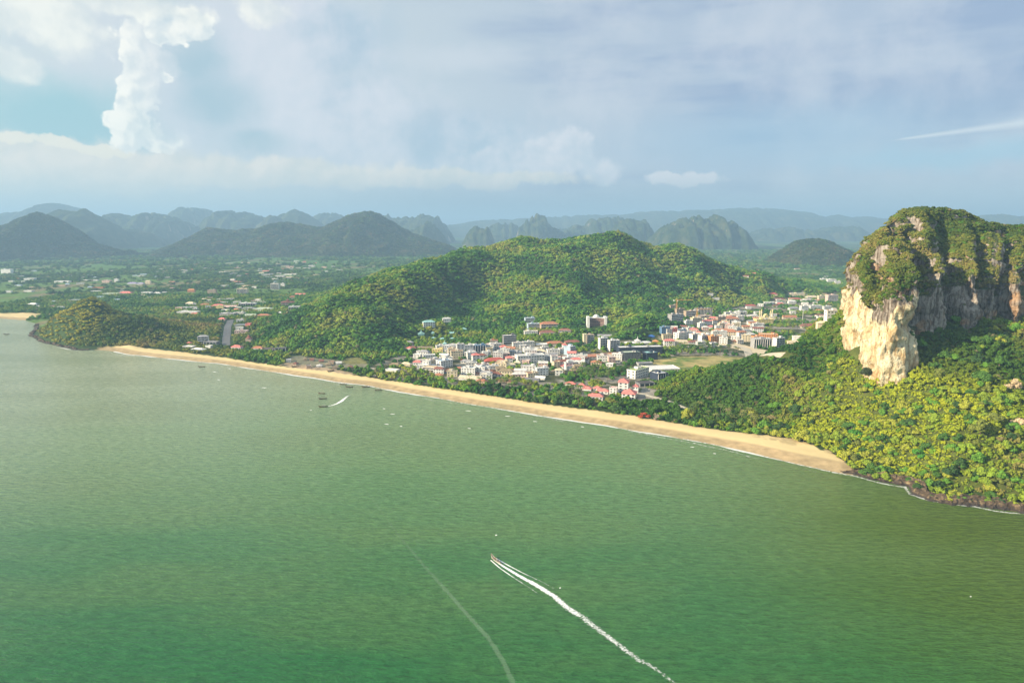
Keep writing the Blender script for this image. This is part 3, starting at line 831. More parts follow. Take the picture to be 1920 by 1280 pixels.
HP = [
 ("wooded hill with a pointed summit behind the plain", [(290, 478), (320, 462), (345, 448), (380, 427), (410, 432), (440, 431), (475, 428), (510, 419), (540, 417), (565, 424), (590, 427), (612, 420), (635, 410), (655, 400), (675, 396), (695, 398), (710, 407), (730, 421), (760, 438), (800, 450), (835, 461), (865, 478)], 4900, 900, 1.7, .05, M_HILL, .6),
 ("dark steep hill at the left edge of the plain", [(-160, 440), (-80, 420), (0, 423), (20, 412), (42, 404), (62, 400), (78, 403), (92, 415), (105, 432), (120, 446), (150, 455), (180, 467), (212, 471), (236, 488)], 4300, 620, 1.8, .05, M_KARST, .6),
 ("twin topped blue hill behind the dark steep hill", [(60, 425), (80, 402), (100, 391), (125, 394), (150, 390), (162, 397), (180, 412), (200, 426), (215, 442), (240, 468)], 6000, 700, 2.2, .05, M_KARST, .5),
 ("square shouldered blue hill left of the middle", [(180, 412), (205, 402), (217, 401), (235, 410), (250, 412), (262, 414), (268, 402), (285, 401), (305, 406), (322, 411), (334, 422), (348, 442)], 7600, 700, 3.5, .03, M_KARST, .4),
 ("low blue ridge at the foot of the twin topped hill", [(195, 424), (225, 428), (255, 431), (275, 438), (292, 452)], 6600, 500, 2.0, .05, M_HILL, .4),
 ("pale summit far behind the left hills", [(-120, 400), (0, 400), (30, 399), (55, 394), (72, 385), (84, 381), (98, 384), (112, 392), (135, 402), (170, 412)], 9600, 1200, 2.4, .03, M_KARST, .4),
 ("ghostly block shaped karst hill far away", [(322, 420), (328, 394), (345, 390), (365, 390), (378, 396), (390, 415)], 9900, 800, 4.5, .02, M_KARST, .3),
 ("flat topped far karst right of the block hill", [(385, 420), (398, 410), (408, 400), (425, 397), (450, 397), (470, 399), (482, 404), (500, 415)], 8400, 900, 4.0, .03, M_KARST, .3),
 ("small round far hill beside the flat topped karst", [(488, 416), (500, 405), (512, 406), (525, 420)], 7900, 500, 2.5, .04, M_KARST, .3),
 ("pointed far hill with sloping shoulders", [(500, 414), (520, 402), (532, 397), (545, 392), (556, 396), (572, 405), (590, 416)], 8400, 900, 2.2, .03, M_KARST, .4),
 ("pale low ridge behind the pointed far hill", [(560, 408), (590, 403), (615, 400), (632, 402), (650, 412)], 10000, 800, 3.0, .03, M_KARST, .3),
 ("long jagged far ridge right of the wooded summit", [(680, 405), (700, 401), (716, 402), (724, 397), (734, 404), (750, 408), (770, 406), (785, 402), (800, 401), (815, 403), (826, 410), (835, 425)], 8500, 900, 3.0, .05, M_KARST, .4),
 ("small domed karst standing before the jagged ridge", [(755, 440), (765, 430), (778, 427), (788, 418), (800, 415), (812, 421), (820, 432), (832, 446)], 6700, 450, 3.0, .06, M_KARST, .4),
 ("small squat karst tower above the left shoulder of the central hill", [(872, 445), (880, 431), (892, 424), (905, 423), (916, 427), (922, 440)], 6500, 350, 4.0, .06, M_KARST, .4),
 ("low far karst left of the pointed peak", [(912, 432), (925, 420), (945, 417), (960, 418), (975, 428)], 8800, 600, 3.0, .05, M_KARST, .4),
 ("pointed karst peak above the summit ridge of the central hill", [(975, 424), (985, 413), (998, 404), (1012, 401), (1021, 403), (1027, 416), (1040, 428), (1060, 436)], 7600, 500, 3.0, .04, M_KARST, .4),
 ("dim karst group with several knobs behind the central hill", [(1062, 432), (1080, 422), (1100, 424), (1110, 411), (1130, 408), (1150, 405), (1166, 409), (1180, 416), (1195, 428)], 8000, 700, 3.5, .05, M_KARST, .4),
 ("two horned karst behind the central hill", [(1150, 436), (1160, 416), (1172, 409), (1184, 408), (1192, 414), (1205, 417), (1213, 412), (1219, 422), (1230, 442)], 7000, 450, 4.0, .06, M_KARST, .4),
 ("broad karst massif with pale scars on its cliff", [(1228, 446), (1245, 425), (1262, 420), (1275, 412), (1300, 408), (1315, 404), (1330, 407), (1345, 404), (1358, 408), (1372, 410), (1382, 417), (1392, 432), (1402, 448), (1412, 466)], 6200, 520, 4.0, .05, M_KARST, .35),
 ("very faint long mountain range on the horizon", [(820, 424), (900, 413), (980, 409), (1040, 406), (1100, 403), (1160, 402), (1220, 396), (1280, 394), (1340, 393), (1400, 389), (1470, 391), (1520, 397), (1560, 407), (1578, 402), (1600, 407), (1640, 406), (1660, 409), (1700, 412)], 13000, 1700, 2.0, .03, M_HILL, .3),
 ("faint range at the right edge of the horizon", [(1760, 412), (1850, 405), (1870, 403), (1890, 406), (1920, 408), (1990, 404), (2100, 410)], 10500, 1000, 3.0, .03, M_HILL, .3),
 ("row of low blue knolls beyond the right plain", [(1405, 440), (1425, 432), (1440, 428), (1455, 430), (1470, 428), (1482, 422), (1492, 428), (1510, 431), (1535, 432), (1550, 428), (1575, 424), (1590, 428), (1602, 424), (1625, 430)], 9500, 500, 3.0, .08, M_KARST, .3),
 ("low far knolls left of the broad massif", [(1030, 432), (1060, 428), (1100, 425), (1140, 428)], 9800, 500, 3.0, .08, M_KARST, .3),
 ("brown green dome shaped hill on the right plain", [(1455, 492), (1475, 476), (1495, 462), (1512, 452), (1530, 449), (1552, 450), (1572, 456), (1590, 468), (1612, 484), (1640, 500)], 3500, 330, 2.2, .06, M_HILL, .3),
]
for k, (lb, pts, Y, dep, pw, lump, mt, spur) in enumerate(HP):
    far_hill(lb, pts, Y, dep, pw, lump, mt, spur, seed=200 + 13 * k)

# ------------------------------------------------------------------ air
def build_haze():
    m_ = bpy.data.materials.new("haze_mat"); m_.use_nodes = True
    t = m_.node_tree; t.nodes.clear()
    o = t.nodes.new('ShaderNodeOutputMaterial'); v = t.nodes.new('ShaderNodeVolumePrincipled')
    v.inputs['Color'].default_value = (0.45, 0.72, 1.0, 1)
    v.inputs['Density'].default_value = HAZE
    v.inputs['Anisotropy'].default_value = 0.1
    t.links.new(v.outputs[0], o.inputs['Volume'])
    b = MB().box(-24000, 24000, -8000, 30000, -12, 620)
    ob = obj("haze", b.data("haze", m_), kind='stuff', label="pale blue sea haze over the bay and the plain", category="haze")
    m_.cycles.homogeneous_volume = True
HAZE = 0.000118
build_haze()
# ------------------------------------------------------------------ buildings
_MC = {}
def wall_mat(c, rough=0.8, kind='wall'):
    key = (c, kind)
    if key in _MC:
        return _MC[key]
    m_, N, b = new_mat(kind + "_mat")
    pos = N.node('ShaderNodeNewGeometry').outputs['Position']
    if kind == 'roof':
        n = N.noise(pos, 0.35, 5, 0.65)
        col = N.mix(1.0, c, N.ramp(n, [(0.3, (0.6, 0.6, 0.62)), (0.7, (1.25, 1.2, 1.15))]), 'MULTIPLY')
    else:
        n = N.noise(N.v('MULTIPLY', pos, (0.5, 0.5, 0.12)), 1.0, 5, 0.6)
        col = N.mix(1.0, c, N.ramp(n, [(0.3, (0.72, 0.72, 0.70)), (0.6, (1.05, 1.04, 1.03))]), 'MULTIPLY')
    N.put(b.inputs['Base Color'], col)
    b.inputs['Roughness'].default_value = rough
    b.inputs['Specular IOR Level'].default_value = 0.3
    _MC[key] = m_
    return m_
def glass_mat():
    m_, N, b = new_mat("window_glass_mat")
    b.inputs['Base Color'].default_value = (0.035, 0.05, 0.065, 1)
    b.inputs['Roughness'].default_value = 0.15
    return m_
M_GLASS = glass_mat()
COL = dict(W=(.80, .79, .76), w=(.66, .65, .62), c=(.72, .62, .44), y=(.80, .66, .28), g=(.36, .36, .37), d=(.055, .065, .085), n=(.035, .05, .085), b=(.14, .26, .42), t=(.46, .36, .27),
           p=(.70, .50, .44), o=(.74, .33, .14), r=(.50, .12, .09), m=(.28, .12, .09), k=(.10, .09, .085), q=(.35, .62, .60), s=(.40, .52, .62), z=(.50, .38, .30), l=(.48, .56, .42), v=(.42, .36, .58), a=(.78, .25, .22),
           u=(.20, .20, .21), e=(.30, .24, .15), f=(.48, .21, .12), G=(.35, .45, .14), B=(.05, .16, .5))
FOOTPRINTS = []
def hiproof(mb, x0, x1, y0, y1, z, h, over=0.8, ridge=0.5):
    x0 -= over; x1 += over; y0 -= over; y1 += over
    w = x1 - x0; d = y1 - y0
    if w >= d:
        k = d / 2 * (1 - 0.0) * ridge * 2
        V = [(x0, y0, z), (x1, y0, z), (x1, y1, z), (x0, y1, z), (x0 + k, (y0 + y1) / 2, z + h), (x1 - k, (y0 + y1) / 2, z + h)]
        F = [(0, 1, 5, 4), (1, 2, 5), (2, 3, 4, 5), (3, 0, 4), (0, 3, 2, 1)]
    else:
        k = w / 2 * ridge * 2
        V = [(x0, y0, z), (x1, y0, z), (x1, y1, z), (x0, y1, z), ((x0 + x1) / 2, y0 + k, z + h), ((x0 + x1) / 2, y1 - k, z + h)]
        F = [(0, 1, 4), (1, 2, 5, 4), (2, 3, 5), (3, 0, 4, 5), (0, 3, 2, 1)]
    mb.add(V, F)
_WIN = {}
def window_mesh(w, h):
    key = (round(w, 1), round(h, 1))
    if key not in _WIN:
        mb = MB()
        mb.box(-w / 2, w / 2, -0.06, 0.25, -h / 2, h / 2, 0)
        t = 0.14
        for a in ((-w / 2 - t, -w / 2 + .04), (w / 2 - .04, w / 2 + t)):
            mb.box(a[0], a[1], -0.12, 0.2, -h / 2 - t, h / 2 + t, 1)
        mb.box(-w / 2 + .04, w / 2 - .04, -0.125, 0.2, -h / 2 - t, -h / 2 + .04, 1)
        mb.box(-w / 2 + .04, w / 2 - .04, -0.125, 0.2, h / 2 - .04, h / 2 + t, 1)
        _WIN[key] = mb.data("window", M_GLASS, wall_mat(COL['w']))
    return _WIN[key]
def building(line):
    f = [s.strip() for s in line.split('|')]
    name, nums, cols, roof, win, label = f[:6]
    group = f[6] if len(f) > 6 else None
    nums = [float(v) for v in nums.split()]
    cx, base, wp, hp, rot = nums[:5]
    wc, rc = COL[cols[0]], COL[cols[1]]
    p = hit(cx, base)
    Yc = p[1] * math.cos(PITCH) + (CAM_H - p[2]) * math.sin(PITCH)
    sc = Yc / 1280.0
    d = nums[5] if len(nums) > 5 else min(max(0.42 * wp * sc, 7), 17)
    th = math.radians(rot)
    w = max((wp * sc - d * abs(math.sin(th))) / math.cos(th), 5)
    h = max(hp * sc - 0.16 * d, 3.2)
    t = bpy.data.objects.new(name, None); LINK(t)
    t.location = (p[0], p[1], p[2]); t.rotation_euler = (0, 0, th)
    t.empty_display_size = 3
    t['label'] = label
    t['category'] = {'hotel': 'hotel', 'house': 'house', 'shop_building': 'shop building', 'market_hall': 'hall', 'pavilion': 'pavilion', 'apartment_building': 'apartment building', 'shed': 'shed', 'office_building': 'office building'}.get(name, name.replace('_', ' '))
    if group:
        t['group'] = group
    c_, s_ = math.cos(th), math.sin(th)
    FOOTPRINTS.append((p[0], p[1], c_, s_, w / 2, d, h))
    hw = w / 2
    rh = 0
    if roof in 'HGP':
        rh = min(0.24 * min(w, d) + 0.8, h * 0.55)
        h2 = max(h - rh, 2.4)
    else:
        h2 = h
    MWl = wall_mat(wc); MRf = wall_mat(rc, 0.7, 'roof')
    nf = max(1, int(round(h2 / 3.3))); fh = h2 / nf
    obj("wall", MB().box(-hw, hw, 0, d, -5, h2).data("wall", MWl), t)
    # roof
    mb = MB()
    if roof == 'F':
        mb.box(-hw - .35, hw + .35, -.35, d + .35, h2 + .003, h2 + .35)
        ro = obj("roof", mb.data("roof", MRf), t)
        pm = MB()
        for (a0, a1, b0, b1) in ((-hw - .35, hw + .35, -.36, -.08), (-hw - .35, hw + .35, d + .08, d + .36), (-hw - .36, -hw - .08, -.08, d + .08), (hw + .08, hw + .36, -.08, d + .08)):
            pm.box(a0, a1, b0, b1, h2 - .1, h2 + 1.05)
        obj("parapet", pm.data("parapet", MWl), ro)
        R = random.Random(int(cx * 7 + base))
        if w > 11 and h2 > 6:
            sx = R.uniform(-hw * .6, hw * .4)
            obj("stair_head", MB().box(sx, sx + R.uniform(3, 5), d * .35, d * .8, h2 + .36, h2 + 3).data("stair_head", MWl), ro)
            sx = R.uniform(-hw * .8, hw * .6)
            tk = MB().bar((sx, d * .25, h2 + .36), (sx, d * .25, h2 + 2.2), 1.0, n=8)
            obj("water_tank", tk.data("water_tank", wall_mat(COL['w'])), ro)
            if w > 22:
                sx = R.uniform(-hw * .2, hw * .8) - 2
                obj("stair_head", MB().box(sx, sx + R.uniform(2, 4), d * .3, d * .6, h2 + .36, h2 + 2.2).data("stair_head", wall_mat(COL['g'])), ro)
    elif roof == 'H':
        hiproof(mb, -hw, hw, 0, d, h2, rh)
        ro = obj("roof", mb.data("roof", MRf), t)
        obj("ridge_cap", MB().bar((-max(hw - d / 2, .5), d / 2, h2 + rh), (max(hw - d / 2, .5), d / 2, h2 + rh), .22).data("ridge_cap", MRf), ro)
    elif roof == 'G':
        o_ = .7
        V = [(-hw - o_, -o_, h2 - .1), (hw + o_, -o_, h2 - .1), (hw + o_, d + o_, h2 - .1), (-hw - o_, d + o_, h2 - .1), (-hw - o_, d / 2, h2 + rh), (hw + o_, d / 2, h2 + rh)]
        mb.add(V, [(0, 1, 5, 4), (2, 3, 4, 5), (1, 2, 5), (3, 0, 4), (0, 3, 2, 1)])
        obj("roof", mb.data("roof", MRf), t)
    elif roof == 'P':
        hiproof(mb, -hw, hw, 0, d, h2, rh * .7, 1.2)
        q = min(hw, d / 2) * .5
        mb.box(-q * .8, q * .8, d / 2 - q * .8, d / 2 + q * .8, h2 + rh * .3, h2 + rh)
        hiproof(mb, -q, q, d / 2 - q, d / 2 + q, h2 + rh, q * .9, .8)
        ro = obj("roof", mb.data("roof", MRf), t)
        obj("spire", MB().bar((0, d / 2, h2 + rh + q * .6), (0, d / 2, h2 + rh + q * .6 + 5), .9, n=6, r2=.08).data("spire", MRf), ro)
    elif roof == 'C':
        r0 = max(hw, 4)
        mb.bar((0, d / 2, h2), (0, d / 2, h2 + r0 * .45), r0 * 1.15, n=14, r2=r0 * .45)
        mb.bar((0, d / 2, h2 + r0 * .45 + .6), (0, d / 2, h2 + r0 * 1.1), r0 * .6, n=14, r2=.1)
        obj("roof", mb.data("roof", MRf), t)
    # openings
    if win in 'Gg' and h2 >= 2.8:
        ww, wh = (1.7, 1.5) if win == 'G' else (1.6, 1.35)
        cols_ = max(2, int((w - 1.5) / (3.6 if win == 'G' else 3.2)))
        if win == 'G':
            cols_ = min(cols_, 12); ww = min(2.4, w / cols_ * .55)
            me = window_mesh(ww, wh)
            for i in range(nf):
                for k in range(cols_):
                    o = bpy.data.objects.new("window", me); LINK(o); o.parent = t
                    o.location = (-hw + (k + .5) * w / cols_, 0, fh * (i + .55))
            ns = max(1, int(d / 5)); 
            for sgn in (-1, 1):
                for i in range(nf):
                    for k in range(ns):
                        if sgn > 0 and rot > -5 and cx > 900:
                            continue
                        o = bpy.data.objects.new("window", me); LINK(o); o.parent = t
                        o.location = (sgn * hw, (k + .5) * d / ns, fh * (i + .55)); o.rotation_euler = (0, 0, math.radians(90 * sgn))
        else:
            wm = MB()
            for i in range(nf):
                for k in range(cols_):
                    xc = -hw + (k + .5) * w / cols_; z = fh * (i + .55)
                    wm.box(xc - ww / 2, xc + ww / 2, -.08, .2, z - wh / 2, z + wh / 2)
                for k in range(max(1, int(d / 5))):
                    yc = (k + .5) * d / max(1, int(d / 5)); z = fh * (i + .55)
                    wm.box(-hw - .08, -hw + .2, yc - ww / 2, yc + ww / 2, z - wh / 2, z + wh / 2)
                    wm.box(hw - .2, hw + .08, yc - ww / 2, yc + ww / 2, z - wh / 2, z + wh / 2)
            obj("windows", wm.data("windows", M_GLASS), t, kind='stuff')
    if win in 'bB':
        for i in range(nf):
            z = fh * i
            obj("window_band", MB().box(-hw + .5, hw - .5, -.05, .3, z + .9, z + fh - .35).data("window_band", M_GLASS), t)
            sl = MB().box(-hw - .3, hw + .3, -1.5, -.02, z + fh - .32, z + fh + .02)
            sl.box(-hw - .3, hw + .3, -1.55, -1.42, z + fh + .02, z + fh + .85 if i < nf - 1 else z + fh + .3)
            so = obj("balcony", sl.data("balcony", wall_mat(COL['W'] if win == 'b' else wc)), t)
            nb = max(2, int(w / 4.5))
            pr = MB()
            for k in range(nb + 1):
                xc = -hw + k * w / nb
                pr.box(xc - .16, xc + .16, -1.35, -.03, z + (.03 if i else -2), z + fh - .33)
            obj("dividers", pr.data("dividers", MWl), so, kind="stuff")
    if win == 'v':       # tall fins with dark glass between
        nb = max(3, int(w / 3.4))
        gm = MB()
        for k in range(nb):
            xc = -hw + (k + .5) * w / nb
            gm.box(xc - w / nb * .33, xc + w / nb * .33, -.06, .2, 1.0, h2 - 1.0)
        obj("windows", gm.data("windows", M_GLASS), t, kind='stuff')
        fm = MB()
        for k in range(nb + 1):
            xc = -hw + k * w / nb
            fm.box(xc - .3, xc + .3, -.7, -.07, 0, h2)
        obj("fins", fm.data("fins", wall_mat(COL['W'])), t, kind='stuff')
    if win == 'o':       # open under the roof, on posts
        pm = MB()
        nb = max(3, int(w / 5))
        for k in range(nb + 1):
            xc = -hw + k * w / nb
            pm.box(xc - .18, xc + .18, -.6, -.3, -3, h2)
        obj("posts", pm.data("posts", wall_mat(COL['W'])), t, kind='stuff')
        obj("window_band", MB().box(-hw + .4, hw - .4, -.05, .3, .4, max(h2 - .6, 1)).data("window_band", M_GLASS), t)
    return t

